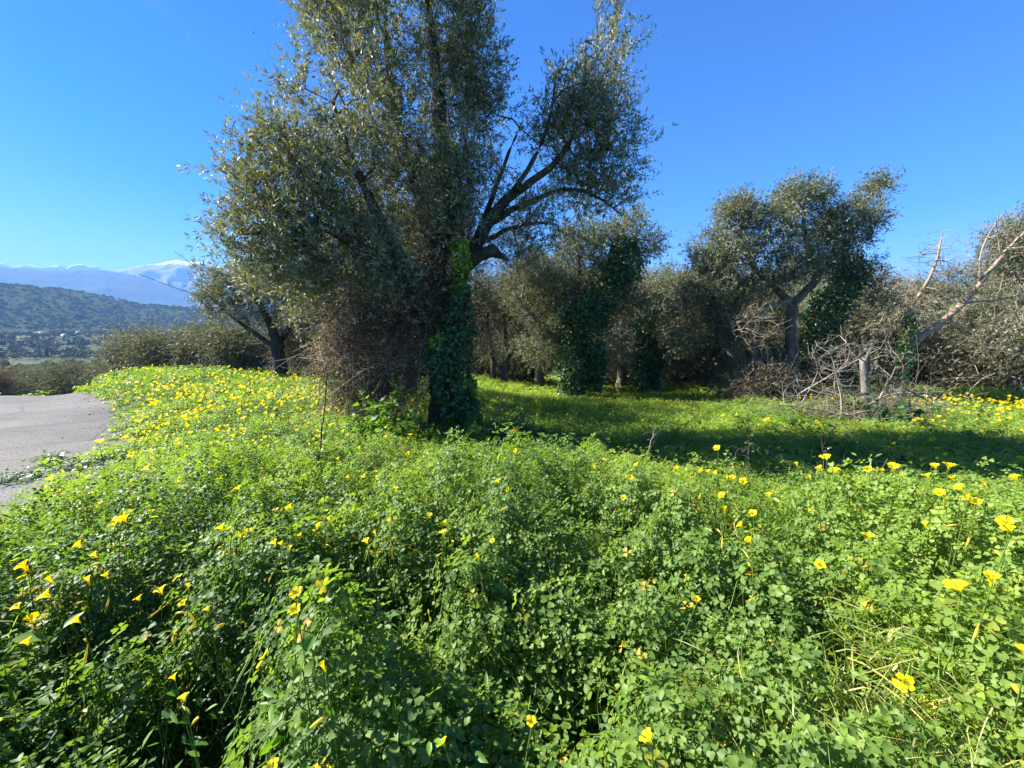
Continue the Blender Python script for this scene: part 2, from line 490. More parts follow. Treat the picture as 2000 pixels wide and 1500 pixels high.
def scrub_mat(name, soil, shrub, light, scale):
    m, nt, p, out = newmat(name)
    tc = nt.nodes.new('ShaderNodeTexCoord')
    v = nt.nodes.new('ShaderNodeTexVoronoi'); v.inputs['Scale'].default_value = scale
    nt.links.new(tc.outputs['Object'], v.inputs[0])
    r = ramp(nt, [(0.25, shrub), (0.62, soil)])
    nt.links.new(v.outputs['Distance'], r.inputs[0])
    n = nt.nodes.new('ShaderNodeTexNoise'); n.inputs['Scale'].default_value = scale * 0.11; n.inputs['Detail'].default_value = 6
    nt.links.new(tc.outputs['Object'], n.inputs[0])
    r2 = ramp(nt, [(0.38, (0, 0, 0)), (0.66, (1, 1, 1))])
    nt.links.new(n.outputs[0], r2.inputs[0])
    mx = nt.nodes.new('ShaderNodeMix'); mx.data_type = 'RGBA'
    nt.links.new(r2.outputs[0], mx.inputs[0]); nt.links.new(r.outputs[0], mx.inputs[6]); mx.inputs[7].default_value = (*light, 1)
    mx2 = nt.nodes.new('ShaderNodeMix'); mx2.data_type = 'RGBA'; mx2.inputs[0].default_value = 0.5
    nt.links.new(mx.outputs[2], mx2.inputs[6]); nt.links.new(r.outputs[0], mx2.inputs[7])
    nt.links.new(mx2.outputs[2], p.inputs['Base Color'])
    p.inputs['Roughness'].default_value = 1.0; p.inputs['Specular IOR Level'].default_value = 0.0
    return m

def snow_mat():
    m, nt, p, out = newmat('snowy_rock')
    at_ = nt.nodes.new('ShaderNodeAttribute'); at_.attribute_name = 'tint'
    tc = nt.nodes.new('ShaderNodeTexCoord')
    n = nt.nodes.new('ShaderNodeTexNoise'); n.inputs['Scale'].default_value = 0.05; n.inputs['Detail'].default_value = 10; n.inputs['Roughness'].default_value = 0.75
    mp = nt.nodes.new('ShaderNodeMapping'); mp.inputs['Scale'].default_value = (1, 1, 0.35)
    nt.links.new(tc.outputs['Object'], mp.inputs[0]); nt.links.new(mp.outputs[0], n.inputs[0])
    ad = nt.nodes.new('ShaderNodeMath'); ad.operation = 'ADD'
    nt.links.new(at_.outputs['Fac'], ad.inputs[0]); nt.links.new(n.outputs[0], ad.inputs[1])
    r = ramp(nt, [(0.0, (0.10, 0.105, 0.08)), (0.80, (0.12, 0.115, 0.10)), (0.86, (0.85, 0.87, 0.9))])
    nt.links.new(ad.outputs[0], r.inputs[0]); nt.links.new(r.outputs[0], p.inputs['Base Color'])
    p.inputs['Roughness'].default_value = 0.9
    return m

def plain_mat(name, c, rough=0.8):
    m, nt, p, out = newmat(name)
    tc = nt.nodes.new('ShaderNodeTexCoord')
    n = nt.nodes.new('ShaderNodeTexNoise'); n.inputs['Scale'].default_value = 1.5; n.inputs['Detail'].default_value = 5
    nt.links.new(tc.outputs['Object'], n.inputs[0])
    r = ramp(nt, [(0.3, tuple(x * 0.82 for x in c)), (0.7, c)])
    nt.links.new(n.outputs[0], r.inputs[0]); nt.links.new(r.outputs[0], p.inputs['Base Color'])
    p.inputs['Roughness'].default_value = rough
    return m

# ------------------------------------------------------------------ the setting
def polar(rs, phis, zfun):
    RR, PP = np.meshgrid(rs, phis, indexing='ij')
    x = RR * np.sin(PP); y = RR * np.cos(PP)
    V = np.stack([x, y, zfun(x, y)], -1)
    n, k = RR.shape
    idx = np.arange(n * k).reshape(n, k)
    F = np.stack([idx[:-1, :-1], idx[1:, :-1], idx[1:, 1:], idx[:-1, 1:]], -1).reshape(-1, 4)[:, ::-1]
    return V.reshape(-1, 3), F

rs = np.r_[0.05, np.geomspace(0.35, 40, 150), np.geomspace(42, 5000, 90)]
v, f = polar(rs, np.linspace(-math.pi, math.pi, 500), ground)
rr = np.hypot(v[:, 0], v[:, 1])
o = obj('ground', v, f, ground_mat(), tint=sstep(24, 55, rr), smooth=True); o['kind'] = 'structure'

def road_mesh():
    E = resample(edge, 220)
    T = unit(np.gradient(E, axis=0)); N = np.stack([-T[:, 1], T[:, 0]], 1)      # to the road's inside
    W = np.linspace(-0.25, 5.2, 24)
    wob = 0.12 * (fbm(np.arange(220) * 0.22, np.zeros(220), 40, 3) - 0.5) * 2
    P = E[:, None] + N[:, None] * (W[None, :, None] + wob[:, None, None] * (W[None, :, None] < 0.3))
    z = ground(P[..., 0], P[..., 1]) + 0.02 + 0.03 * np.sin((W[None] + 0.25) / 5.45 * math.pi)
    V = np.concatenate([P, z[..., None]], -1)
    idx = np.arange(V.shape[0] * V.shape[1]).reshape(V.shape[:2])
    F = np.stack([idx[:-1, :-1], idx[1:, :-1], idx[1:, 1:], idx[:-1, 1:]], -1).reshape(-1, 4)
    return V.reshape(-1, 3), F

v, f = road_mesh()
o = obj('road', v, f, road_mat(), smooth=True); o['kind'] = 'structure'

def ridge(name, dist, pts, depth, mat, seed, rough, n=420, tintfun=None, base=-3.0, phi_pad=(0, 0)):
    """a range whose skyline passes through the given photo pixels at the given distance"""
    D = np.array([ray(*p) for p in pts]); ph = np.arctan2(D[:, 0], D[:, 1]); el = D[:, 2] / np.hypot(D[:, 0], D[:, 1])
    phis = np.linspace(ph[0], ph[-1], n)
    top = CAM_Z + np.interp(phis, ph, el) * dist
    fr = np.r_[np.linspace(0, 1, 40), np.linspace(1.04, 1.6, 10)]
    r_ = dist - depth + fr * depth
    prof = np.where(fr <= 1, sstep(0, 1, fr) * 0.55 + 0.45 * fr, 1 - (fr - 1) * 1.2)
    RR, PP = np.meshgrid(r_, phis, indexing='ij')
    x = RR * np.sin(PP); y = RR * np.cos(PP)
    s = rough
    nz = fbm(x / s, y / s, seed, 5) - 0.5
    rid = 1 - np.abs(2 * fbm(x / (s * 1.6), y / (s * 1.6), seed + 9, 4) - 1)
    edge_fall = np.where(fr <= 1, fr * (1 - fr) * 4, 0)[:, None]
    h = (top - base)[None] * prof[:, None]
    z = base + h + (top - base)[None] * (0.30 * nz + 0.22 * (rid - 0.8)) * (edge_fall * 0.9 + 0.05)
    V = np.stack([x, y, z], -1)
    k = V.shape[1]; m_ = V.shape[0]
    idx = np.arange(m_ * k).reshape(m_, k)
    F = np.stack([idx[:-1, :-1], idx[1:, :-1], idx[1:, 1:], idx[:-1, 1:]], -1).reshape(-1, 4)[:, ::-1]
    V = V.reshape(-1, 3)
    o = obj(name, V, F, mat, tint=(tintfun(V) if tintfun else None), smooth=True)
    o['kind'] = 'structure'
    return V

hillV = ridge('hillside', 1150, [(-420, 540), (-150, 548), (0, 556), (120, 566), (200, 580), (270, 594), (380, 601), (470, 612), (560, 622), (680, 640), (800, 652)], 430,
              scrub_mat('hill_scrub', (0.060, 0.066, 0.030), (0.018, 0.030, 0.012), (0.060, 0.085, 0.030), 0.11), 60, 190.0, base=-4.0)
ridge('mountain', 3500, [(-450, 500), (-150, 513), (0, 521), (40, 523), (90, 527), (150, 527), (200, 527), (260, 537), (340, 560), (430, 585), (540, 610), (700, 640)], 1000,
      scrub_mat('mountain_rock', (0.10, 0.10, 0.07), (0.05, 0.055, 0.035), (0.12, 0.115, 0.085), 0.035), 80, 430.0, base=-4.0)
def snowline(V):
    return (V[:, 2] - 510) / 90 * .40 + 0.31
ridge('snowy_mountain', 4200, [(120, 560), (190, 535), (230, 527), (270, 519), (310, 515), (345, 508), (360, 511), (395, 512), (425, 520), (470, 530), (560, 545), (700, 560), (900, 590), (1200, 640)], 900,
      snow_mat(), 120, 110.0, tintfun=snowline, base=-4.0)

# air between here and the mountains
def haze_box():
    xs, y0, y1, z0, z1 = 5200, -5200, 5200, -40, 640
    V = np.array([(x, y, z) for x in (-xs, xs) for y in (y0, y1) for z in (z0, z1)], float)
    F = np.array([[0, 1, 3, 2], [4, 6, 7, 5], [0, 4, 5, 1], [2, 3, 7, 6], [0, 2, 6, 4], [1, 5, 7, 3]])
    m = bpy.data.materials.new('thin_air'); m.use_nodes = True
    nt = m.node_tree
    nt.nodes.remove(nt.nodes['Principled BSDF'])
    pv = nt.nodes.new('ShaderNodeVolumePrincipled')
    pv.inputs['Color'].default_value = (0.21, 0.48, 1.0, 1)
    pv.inputs['Density'].default_value = HAZE
    pv.inputs['Anisotropy'].default_value = 0.0
    nt.links.new(pv.outputs[0], nt.nodes['Material Output'].inputs['Volume'])
    o = obj('haze', V, F, m)
    o['kind'] = 'stuff'
HAZE = 0.00026
haze_box()

# clouds low behind the ridge, and one thin streak high up
def cloud_mat(dens):
    m = bpy.data.materials.new('cloud_white'); m.use_nodes = True
    p = m.node_tree.nodes['Principled BSDF']
    p.inputs['Base Color'].default_value = (0.9, 0.9, 0.92, 1); p.inputs['Roughness'].default_value = 1.0
    p.inputs['Specular IOR Level'].default_value = 0
    return m
CM = cloud_mat(0.01)
def ico(c, r, n=24):
    th = np.linspace(0, math.pi, n // 2 + 1); ph = np.linspace(0, 2 * math.pi, n + 1)[:-1]
    T, P = np.meshgrid(th, ph, indexing='ij')
    d = np.stack([np.sin(T) * np.cos(P), np.sin(T) * np.sin(P), np.cos(T)], -1)
    nz = 0.7 + 0.6 * fbm(d[..., 0] * 2.2 + c[0] * .01, d[..., 1] * 2.2 + d[..., 2] * 2.7 + 9, 77, 3)
    V = np.asarray(c) + d * np.asarray(r) * nz[..., None]
    a, b = T.shape
    idx = np.arange(a * b).reshape(a, b); nx = np.roll(idx, -1, 1)
    F = np.stack([idx[:-1], idx[1:], nx[1:], nx[:-1]], -1).reshape(-1, 4)
    return V.reshape(-1, 3), [F], np.full(a * b, 0.5)
for (pxs, lab) in (([(-6, 514), (6, 517), (16, 520)], 'small white cloud on the ridge at the picture edge'),
                   ([(44, 521), (60, 520), (76, 522)], 'flat white cloud strip over the ridge between two brighter puffs'),
                   ([(104, 523), (116, 521), (128, 523)], 'peaked white cloud puff behind the middle of the bare ridge'),
                   ([(142, 522), (158, 520), (174, 521), (186, 523)], 'longest white cloud behind the ridge, towards the snowy summit')):
    g = []
    for (px, py) in pxs:
        c = at(px, py + 3, 5700)
        for k in range(3):
            g.append(ico(c + rng.normal(0, 1, 3) * np.array([40, 30, 12]), np.array([rng.uniform(50, 95), 60, rng.uniform(12, 36)])))
    v_, f_, t_ = join(g)
    o = obj('cloud', v_, f_, CM, smooth=True); tag(o, lab, 'cloud', 'clouds along the ridge')

def wisp():
    m = bpy.data.materials.new('thin_cirrus'); m.use_nodes = True
    nt = m.node_tree; p = nt.nodes['Principled BSDF']; out = nt.nodes['Material Output']
    p.inputs['Base Color'].default_value = (.95, .95, .97, 1); p.inputs['Roughness'].default_value = 1
    tc = nt.nodes.new('ShaderNodeTexCoord'); n = nt.nodes.new('ShaderNodeTexNoise'); n.inputs['Scale'].default_value = .004; n.inputs['Detail'].default_value = 6
    nt.links.new(tc.outputs['Object'], n.inputs[0])
    r = ramp(nt, [(.35, (0, 0, 0)), (.75, (.07, .07, .07))]); nt.links.new(n.outputs[0], r.inputs[0])
    tr = nt.nodes.new('ShaderNodeBsdfTransparent'); ms = nt.nodes.new('ShaderNodeMixShader')
    nt.links.new(r.outputs[0], ms.inputs[0]); nt.links.new(tr.outputs[0], ms.inputs[1]); nt.links.new(p.outputs[0], ms.inputs[2]); nt.links.new(ms.outputs[0], out.inputs[0])
    a, b = at(255, -20, 3000), at(365, 75, 3000)
    G = []
    for w_ in (1.0, .7, .45):
        P = np.array([a + (b - a) * t + np.array([0, 0, 60 * math.sin(t * 3)]) for t in np.linspace(-.1, 1.1, 30)])
        G.append(strands(P[None], (w_ * 55 * np.sin(np.linspace(0.05, math.pi - .05, 30)))[None], 16))
    v_, f_, t_ = join(G)
    o = obj('cloud', v_, f_, m, smooth=True); tag(o, 'faint thin streak of cloud high in the blue sky, far above the mountains', 'cloud')
wisp()

# ------------------------------------------------------------------ trees
def subdiv(pts, step):
    P = np.array([p for p, r in pts]); r = np.array([r for p, r in pts])
    L = np.linalg.norm(np.diff(P, axis=0), axis=1).sum()
    n = max(2, int(L / step) + 1)
    Q = resample(np.c_[P, r], n)
    # smooth
    for _ in range(2):
        Q[1:-1] = 0.5 * Q[1:-1] + 0.25 * (Q[:-2] + Q[2:])
    return Q[:, :3], Q[:, 3]

def ball(n, c, r, rg, shell=0.0):
    d = unit(rg.normal(0, 1, (n, 3)))
    q = rg.uniform(shell, 1, (n, 1)) ** (1 / 2.4)
    return np.asarray(c) + d * q * np.asarray(r)

def grow(limbs, targets, rg, step=0.2, tip=0.0035, jitter=0.15, bend=0.25):
    """limbs: list of (owner, [(point, radius)...]); every target is joined by a curved branch to the nearest wood"""
    pos, par, rad, own = [], [], [], []
    for li, (owner, pts) in enumerate(limbs):
        P, r = subdiv(pts, step)
        P[1:-1] += rg.normal(0, 1, P[1:-1].shape) * np.minimum(r[1:-1, None], 0.12) * jitter
        prev = -1
        if pos:
            d = np.linalg.norm(np.array(pos) - P[0], axis=1); k = int(d.argmin())
            prev = k if d[k] < 1.2 else -1
        for p, q in zip(P, r):
            pos.append(p); par.append(prev); rad.append(q); own.append(li); prev = len(pos) - 1
    n0 = len(pos)
    cap = n0 + len(targets) * 14
    A = np.zeros((cap, 3)); A[:n0] = pos
    PL = np.zeros(cap); n = n0
    order = None
    base = A[:n0]
    dist0 = np.array([np.linalg.norm(base - t, axis=1).min() for t in targets]) if len(targets) else np.zeros(0)
    order = np.argsort(dist0 + rg.uniform(0, 0.4, len(targets)))
    tips = []
    for ti in order:
        t = targets[ti]
        d = np.linalg.norm(A[:n] - t, axis=1)
        k = int((d + 0.22 * PL[:n]).argmin())
        L = d[k]
        if L < 1e-3: continue
        m = min(max(1, int(L / step)), 12)
        p0 = A[k]
        pd = p0 - A[par[k]] if par[k] >= 0 else np.array([0, 0, 1.0])
        pd = pd / (np.linalg.norm(pd) + 1e-9)
        c = p0 + pd * L * bend + (t - p0) * 0.3 + np.array([0, 0, 0.08 * L]) + rg.normal(0, 0.05 * L, 3)
        prev = k
        for s in np.linspace(0, 1, m + 1)[1:]:
            q = (1 - s) ** 2 * p0 + 2 * s * (1 - s) * c + s * s * t
            A[n] = q; par.append(prev); rad.append(0.0); own.append(own[k]); PL[n] = PL[prev] + L / m
            prev = n; n += 1
            if n >= cap: break
        tips.append(prev)
        if n >= cap - 14: break
    A = A[:n]; par = np.array(par[:n]); rad = np.array(rad[:n]); own = np.array(own[:n])
    cnt = np.zeros(n)
    ch = [[] for _ in range(n)]
    for i in range(n):
        if par[i] >= 0: ch[par[i]].append(i)
    for i in range(n - 1, -1, -1):
        if not ch[i]: cnt[i] = 1
        if par[i] >= 0: cnt[par[i]] += cnt[i]
    r = np.maximum(rad, tip * np.sqrt(np.maximum(cnt, 1)))
    r[n0:] = np.minimum(tip * np.sqrt(cnt[n0:]) * 1.1, 0.75 * np.maximum(r[par[n0:]], tip))
    # chains
    chains = []
    done = np.zeros(n, bool)
    stack = [i for i in range(n) if par[i] < 0]
    while stack:
        i = stack.pop()
        c = [] if par[i] < 0 else [par[i]]
        o_ = own[i]
        while True:
            c.append(i); done[i] = True
            if not ch[i]: break
            b = [k for k in ch[i] if own[k] == o_] or ch[i]
            same = [k for k in b if (k < n0) == (i < n0)] or b
            nxt = max(same, key=lambda k: cnt[k])
            for k in ch[i]:
                if k != nxt: stack.append(k)
            if own[nxt] != o_:
                stack.append(nxt); break
            i = nxt
        chains.append((o_, c))
    tipdir = np.array([A[i] - A[par[i]] if par[i] >= 0 else (0, 0, 1) for i in tips]) if tips else np.zeros((0, 3))
    return A, r, chains, (A[tips] if tips else np.zeros((0, 3))), unit(tipdir) if len(tipdir) else tipdir, n0

def wood(A, r, chains, n0, big=9, small=4):
    """tubes for every chain, per owner"""
    out = {}
    for owner, c in chains:
        if len(c) < 2: continue
        P = A[c]; q = r[c].copy()
        if len(c) > 1 and c[0] < c[1]:
            q[0] = min(q[0], q[1] * 1.25)
        s = big if q.max() > 0.03 else (small + 1 if q.max() > 0.012 else 3)
        V, F, T = strands(P[None], q[None], s, close=True)
        if s == big:                                   # gnarled section
            ang = np.tile(np.arange(s), len(c)); k = np.repeat(np.arange(len(c)), s)
            ax = np.repeat(P, s, 0)
            V = ax + (V - ax) * (1 + 0.34 * (fbm(ang * 1.3 + 0.15 * k, k * 0.45, 5 + int(owner), 3) - 0.45))[:, None]
        out.setdefault(owner, []).append((V, F, T))
    return {k: join(g) for k, g in out.items()}

def twig_leaves(tips, dirs, rg, sub=4, L=0.3, K=14, leafL=0.075, leafW=0.018, up=0.35, spread=0.7, twigr=0.0022, kind='olive', tintc=0.5, dry=0.05):
    N = len(tips)
    b = np.repeat(tips, sub, 0); d = np.repeat(dirs, sub, 0)
    d = unit(d * 0.55 + rg.normal(0, spread, d.shape) * 0.8 + np.array([0, 0, up]))
    LL = L * rg.uniform(0.6, 1.3, len(b))
    P = curved(b, d, LL, 3, 0.25, 0.05, rg)
    tw = strands(P, np.linspace(twigr, twigr * 0.4, 4)[None].repeat(len(b), 0), 3, rg.uniform(0, 0.7, len(b)))
    t = rg.uniform(0.08, 1.02, (len(b), K))
    x = np.clip(t * 3, 0, 2.999); i = x.astype(int); fr = (x - i)[..., None]
    row = np.arange(len(b))[:, None]
    pos = P[row, i] * (1 - fr) + P[row, i + 1] * fr
    ax = unit(P[row, i + 1] - P[row, i])
    perp = unit(np.cross(ax, rg.normal(0, 1, ax.shape)))
    la = unit(ax * 0.65 + perp * 0.75 + np.array([0, 0, 0.12]))
    nn = unit(rg.normal(0, 1, la.shape) + np.array([0, 0, 0.75]))
    sc = rg.uniform(0.65, 1.2, pos.shape[:2]).ravel()
    clump = np.repeat(rg.uniform(-0.25, 0.25, len(b)), K)
    tint = np.clip(tintc + clump + rg.normal(0, 0.18, len(sc)), 0, 0.93)
    tint = np.where(rg.uniform(0, 1, len(sc)) < dry, 1.0, tint)
    lv = leaves(pos.reshape(-1, 3), la.reshape(-1, 3), nn.reshape(-1, 3), leafL * sc, leafW * sc, tint, kind)
    return tw, lv

def plant_tree(name, label, cat, base, limbs, lobes, seed, leaf='olive', bark='bark', twig='twig', step=0.2, tip=0.0035, group=None, clump=0.0, **kw):
    """limbs: (owner name, [(p, r)...]); lobes: (centre, radii, targets)"""
    rg = np.random.default_rng(seed)
    tg = np.concatenate([ball(n, c, r, rg, 0.05) for c, r, n in lobes]) if lobes else np.zeros((0, 3))
    if clump:
        tg = tg[vnoise(tg[:, 0] * 1.9 + tg[:, 1] * 1.1, tg[:, 2] * 2.1 + tg[:, 1] * .7, seed) > clump * rg.uniform(.6, 1.1, len(tg))]
    A, r, chains, tips, dirs, n0 = grow(limbs, tg, rg, step, tip)
    root = thing(name, label, cat, base, group)
    W = wood(A, r, chains, n0)
    first = None
    for li, (owner, pts) in enumerate(limbs):
        if li in W:
            part(owner, W[li], M[bark], root, smooth=True)
    if leaf:
        tw, lv = twig_leaves(tips, dirs, rg, **kw)
        cr = part('crown', lv, M[leaf], root)
        part('twig', tw, M[twig], cr)
    return root

# --- the big olive by the slope
Y0 = 5.3
BASE = hit(872, 850); 
def q(px, py, dy=0.0, Y=Y0): return at(px, py, Y + dy)
b0 = np.array([at(872, 850, Y0)[0], Y0, 0.0]); b0[2] = float(ground(b0[0], b0[1])) - 0.1
big_limbs = [
    ('trunk', [(b0, 0.27), (q(872, 760), 0.21), (q(868, 660), 0.20), (q(872, 560), 0.21), (q(860, 470, .1), 0.17), (q(880, 380, .2), 0.13), (q(862, 260, .2), 0.10), (q(850, 120, .3), 0.07), (q(830, -40, .2), 0.04)]),
    ('limb', [(q(866, 690), 0.16), (q(835, 620, -.2), 0.12), (q(795, 530, -.4), 0.09), (q(740, 430, -.5), 0.065), (q(690, 320, -.4), 0.045), (q(650, 200, -.3), 0.025)]),
    ('limb', [(q(800, 540, -.4), 0.07), (q(720, 490, -.7), 0.05), (q(630, 440, -.8), 0.035), (q(540, 400, -.8), 0.02)]),
    ('limb', [(q(872, 570), 0.13), (q(905, 520, .1), 0.10), (q(935, 470, .1), 0.086), (q(958, 425, .1), 0.073), (q(990, 385, .1), 0.061), (q(1040, 352, .2), 0.050), (q(1085, 322, .2), 0.042), (q(1120, 270, .2), 0.034), (q(1140, 180, .2), 0.026), (q(1145, 80, .2), 0.012)]),
    ('limb', [(q(945, 450, .1), 0.055), (q(990, 415, .3), 0.042), (q(1050, 385, .4), 0.035), (q(1110, 364, .5), 0.026), (q(1165, 380, .5), 0.018), (q(1215, 420, .6), 0.008)]),
    ('limb', [(q(912, 515, .1), 0.05), (q(955, 400, .3), 0.036), (q(985, 320, .4), 0.026), (q(1015, 250, .4), 0.014)]),
    ('limb', [(q(1000, 378, .1), 0.036), (q(1040, 320, -.1), 0.028), (q(1075, 240, -.1), 0.02), (q(1085, 150, 0), 0.012)]),
    ('limb', [(q(930, 480, .1), 0.04), (q(985, 450, .3), 0.03), (q(1040, 430, .4), 0.022), (q(1090, 440, .5), 0.012)]),
    ('limb', [(q(864, 470, .1), 0.10), (q(820, 380, .3), 0.075), (q(780, 260, .5), 0.055), (q(755, 120, .6), 0.035), (q(750, -30, .6), 0.02)]),
    ('limb', [(q(885, 545), 0.10), (q(930, 495, -.1), 0.085), (q(962, 490, -.15), 0.075)]),
]
big_lobes = [
    (q(765, 60, .2), (1.10, 1.0, 1.2), 330), (q(880, 40, .2), (.55, .8, 1.1), 130), (q(725, 230, .0), (.92, 1.0, .85), 260),
    (q(665, 40, 0), (.50, .6, .9), 110), (q(625, 380, -.5), (.75, .8, .68), 150), (q(535, 380, -.7), (.40, .45, .42), 60), (q(545, 300, -.6), (.22, .3, .30), 30), (q(480, 370, -.7), (.18, .25, .15), 12),
    (q(520, 470, -.7), (.36, .5, .40), 75), (q(640, 495, -.6), (.85, .7, .45), 140), (q(590, 545, -.5), (.55, .5, .25), 44), (q(740, 380, -.2), (.9, 1.0, .8), 150), (q(850, 260, .2), (.8, 1.0, .95), 230),
    (q(925, 140, .3), (.40, .6, .8), 110), (q(935, 240, .4), (.36, .5, .42), 60), (q(850, 420, .3), (.5, .7, .5), 80), (q(760, 540, -.5), (.5, .5, .35), 50),
    (q(840, 400, -.6), (.40, .25, .55), 80), (q(800, 500, -.7), (.40, .25, .35), 60), (q(890, 350, -.4), (.30, .3, .40), 50), (q(900, 440, -.3), (.18, .2, .22), 30), (q(810, 560, -.5), (.38, .3, .30), 60), (q(740, 470, -.4), (.5, .5, .4), 44), (q(850, 520, .3), (.45, .4, .4), 60),
    (q(1145, 110, .2), (.50, .6, .74), 140), (q(1120, 240, .2), (.62, .6, .42), 150), (q(1195, 275, .3), (.42, .5, .34), 75), (q(1240, 290, .3), (.16, .25, .2), 14), (q(1030, 250, .2), (.2, .35, .33), 22),
    (q(1060, 430, .3), (.60, .5, .36), 100), (q(1130, 350, .4), (.5, .4, .25), 50), (q(1170, 385, .5), (.50, .5, .24), 55), (q(970, 370, .2), (.40, .4, .40), 36), (q(1015, 490, .2), (.42, .4, .24), 36),
]
plant_tree('olive_tree', 'tallest olive tree, dark trunk wrapped in a leafy vine, one limb arching over the clearing', 'tree', b0, big_limbs, big_lobes, 11,
           sub=4, L=0.36, K=22, leafL=0.064, leafW=0.0145, up=0.5, tintc=0.45, step=0.16, spread=.5, twigr=.003, clump=.44)

# --- generic ivy cloak: leaves scattered round a path
def ivy_geo(path, radii, n, rg, size, kind='ivy', bright_top=0.0, hang=0.3):
    P = np.asarray(path, float); s = np.linspace(0, 1, len(P))
    t = rg.uniform(0, 1, n)
    c = np.stack([np.interp(t, s, P[:, k]) for k in range(3)], 1); rr_ = np.interp(t, s, radii)
    lump = 0.65 + 0.8 * fbm(t * 9, np.zeros(n) + 3, int(rg.integers(99)), 2)
    d = rg.normal(0, 1, (n, 3)) * np.array([1, 1, 0.35]); d = unit(d)
    q_ = rg.uniform(0.35, 1, n) ** 0.5
    pos = c + d * (rr_ * q_ * lump)[:, None]
    ax = unit(rg.normal(0, 0.6, (n, 3)) + d * 0.5 + np.array([0, 0, -hang]))
    nn = unit(d + rg.normal(0, 0.5, (n, 3)) + np.array([0, 0, 0.4]))
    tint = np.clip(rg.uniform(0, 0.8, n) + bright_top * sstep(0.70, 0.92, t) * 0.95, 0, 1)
    sz = size * rg.uniform(0.6, 1.25, n)
    return leaves(pos, ax, nn, sz, sz * 0.95, tint, kind)

def climber(name, label, paths, seed, n, size, leaf='ivy', bright=0.0, kind='ivy', stem_r=0.012):
    rg = np.random.default_rng(seed)
    root = thing(name, label, 'climbing plant', paths[0][0][0])
    st, lv = [], []
    for path, radii in paths:
        P = resample(np.asarray(path, float), 24)
        for k in range(3):
            Q = P + np.cumsum(rg.normal(0, 0.012, P.shape), 0)
            st.append(strands(Q[None], np.full((1, 24), stem_r), 5))
        lv.append(ivy_geo(path, radii, int(n * len(path) / 4), rg, size, kind, bright))
    for g_ in st: part('stem', g_, M['bark'], root)
    part('foliage', join(lv), M[leaf], root)
    return root

yi = -0.42
climber('vine', 'leafy green vine column on the tallest olive trunk, bright yellow-green at its top', [
    ([q(900, 850, yi), q(888, 760, yi), q(882, 690, yi), q(890, 640, yi + .05), q(900, 560, yi + .1), q(896, 470, yi + .12)], [0.30, 0.25, 0.23, 0.20, 0.16, 0.15]),
    ([q(872, 740, yi - .1), q(862, 700, yi - .1), q(860, 660, yi - .1)], [0.16, 0.18, 0.1]),
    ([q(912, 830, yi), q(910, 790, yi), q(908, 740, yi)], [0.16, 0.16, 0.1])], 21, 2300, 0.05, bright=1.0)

# --- dry bramble thicket in front of the trunk
def thicket(name, label, blobs, seed, n, L, mat, rad=0.003, leafmat=None, nleaf=0, leafsize=0.03, droop=0.35, part_name='tangle', cat='thicket', tint=(0, 1), group=None, up=0.2, base=None):
    rg = np.random.default_rng(seed)
    w = np.array([np.prod(r) ** (2 / 3) for c, r in blobs]); w = w / w.sum()
    G, Lg = [], []
    root = thing(name, label, cat, base if base is not None else blobs[0][0] - np.array([0, 0, blobs[0][1][2]]), group)
    for (c, r), k in zip(blobs, w):
        m = int(n * k) + 1
        p = ball(m, c, r, rg, 0.25)
        d = unit(rg.normal(0, 1, (m, 3)) + np.array([0, 0, up]))
        P = curved(p, d, L * rg.uniform(0.4, 1.5, m), 5, 0.7, droop * 0.5, rg)
        P[:, 1:] += rg.normal(0, L * 0.035, P[:, 1:].shape)
        rr_ = rad * np.clip(np.exp(rg.normal(-.1, .45, m)), .4, 3.0)[:, None] * np.linspace(1, 0.5, 6)[None]
        G.append(strands(P, rr_, 3, rg.uniform(tint[0], tint[1], m) ** 1.2))
        if nleaf:
            ml = int(nleaf * k) + 1
            j = rg.integers(0, m, ml); s = rg.integers(1, 6, ml)
            pos = P[j, s] + rg.normal(0, 0.02, (ml, 3))
            sz = leafsize * rg.uniform(0.5, 1.3, ml)
            Lg.append(leaves(pos, rg.normal(0, 1, (ml, 3)), unit(rg.normal(0, 1, (ml, 3)) + np.array([0, 0, .6])), sz, sz * 0.5, rg.uniform(0, 1, ml), 'olive'))
    part(part_name, join(G), M[mat], root)['kind'] = 'stuff'
    if nleaf:
        part('foliage', join(Lg), M[leafmat], root)
    return root

yt = -0.15
thicket('bramble_thicket', 'brown mass of dry tangled bramble stems heaped against the foot of the tallest olive', [
    (q(745, 690, yt), (.52, .45, .72)), (q(690, 720, yt), (.42, .4, .55)), (q(800, 710, yt), (.28, .4, .62)), (q(760, 590, yt), (.46, .4, .45)), (q(690, 610, yt), (.35, .35, .35)), (q(660, 690, yt + .1), (.22, .35, .4)), (q(720, 790, yt), (.5, .4, .3))],
    31, 3900, 0.36, 'bramble', 0.0034, 'scrubleaf', 6500, 0.04, 0.5, up=.35, base=np.array([q(745, 850)[0], Y0 + yt, float(ground(q(745, 850)[0], Y0))]))

# --- dead hanging twigs round the fork of the tallest olive
thicket('dead_twig_curtain', 'dark curtain of dry hanging twigs round the fork of the tallest olive', [
    (q(845, 600, -.25), (.28, .22, .45)), (q(810, 560, -.35), (.25, .22, .35)), (q(870, 500, -.2), (.22, .2, .4)), (q(945, 620, .1), (.2, .25, .5))],
    33, 1500, 0.40, 'bramble', 0.0028, 'scrubleaf', 900, 0.035, 0.7, tint=(0, .7))

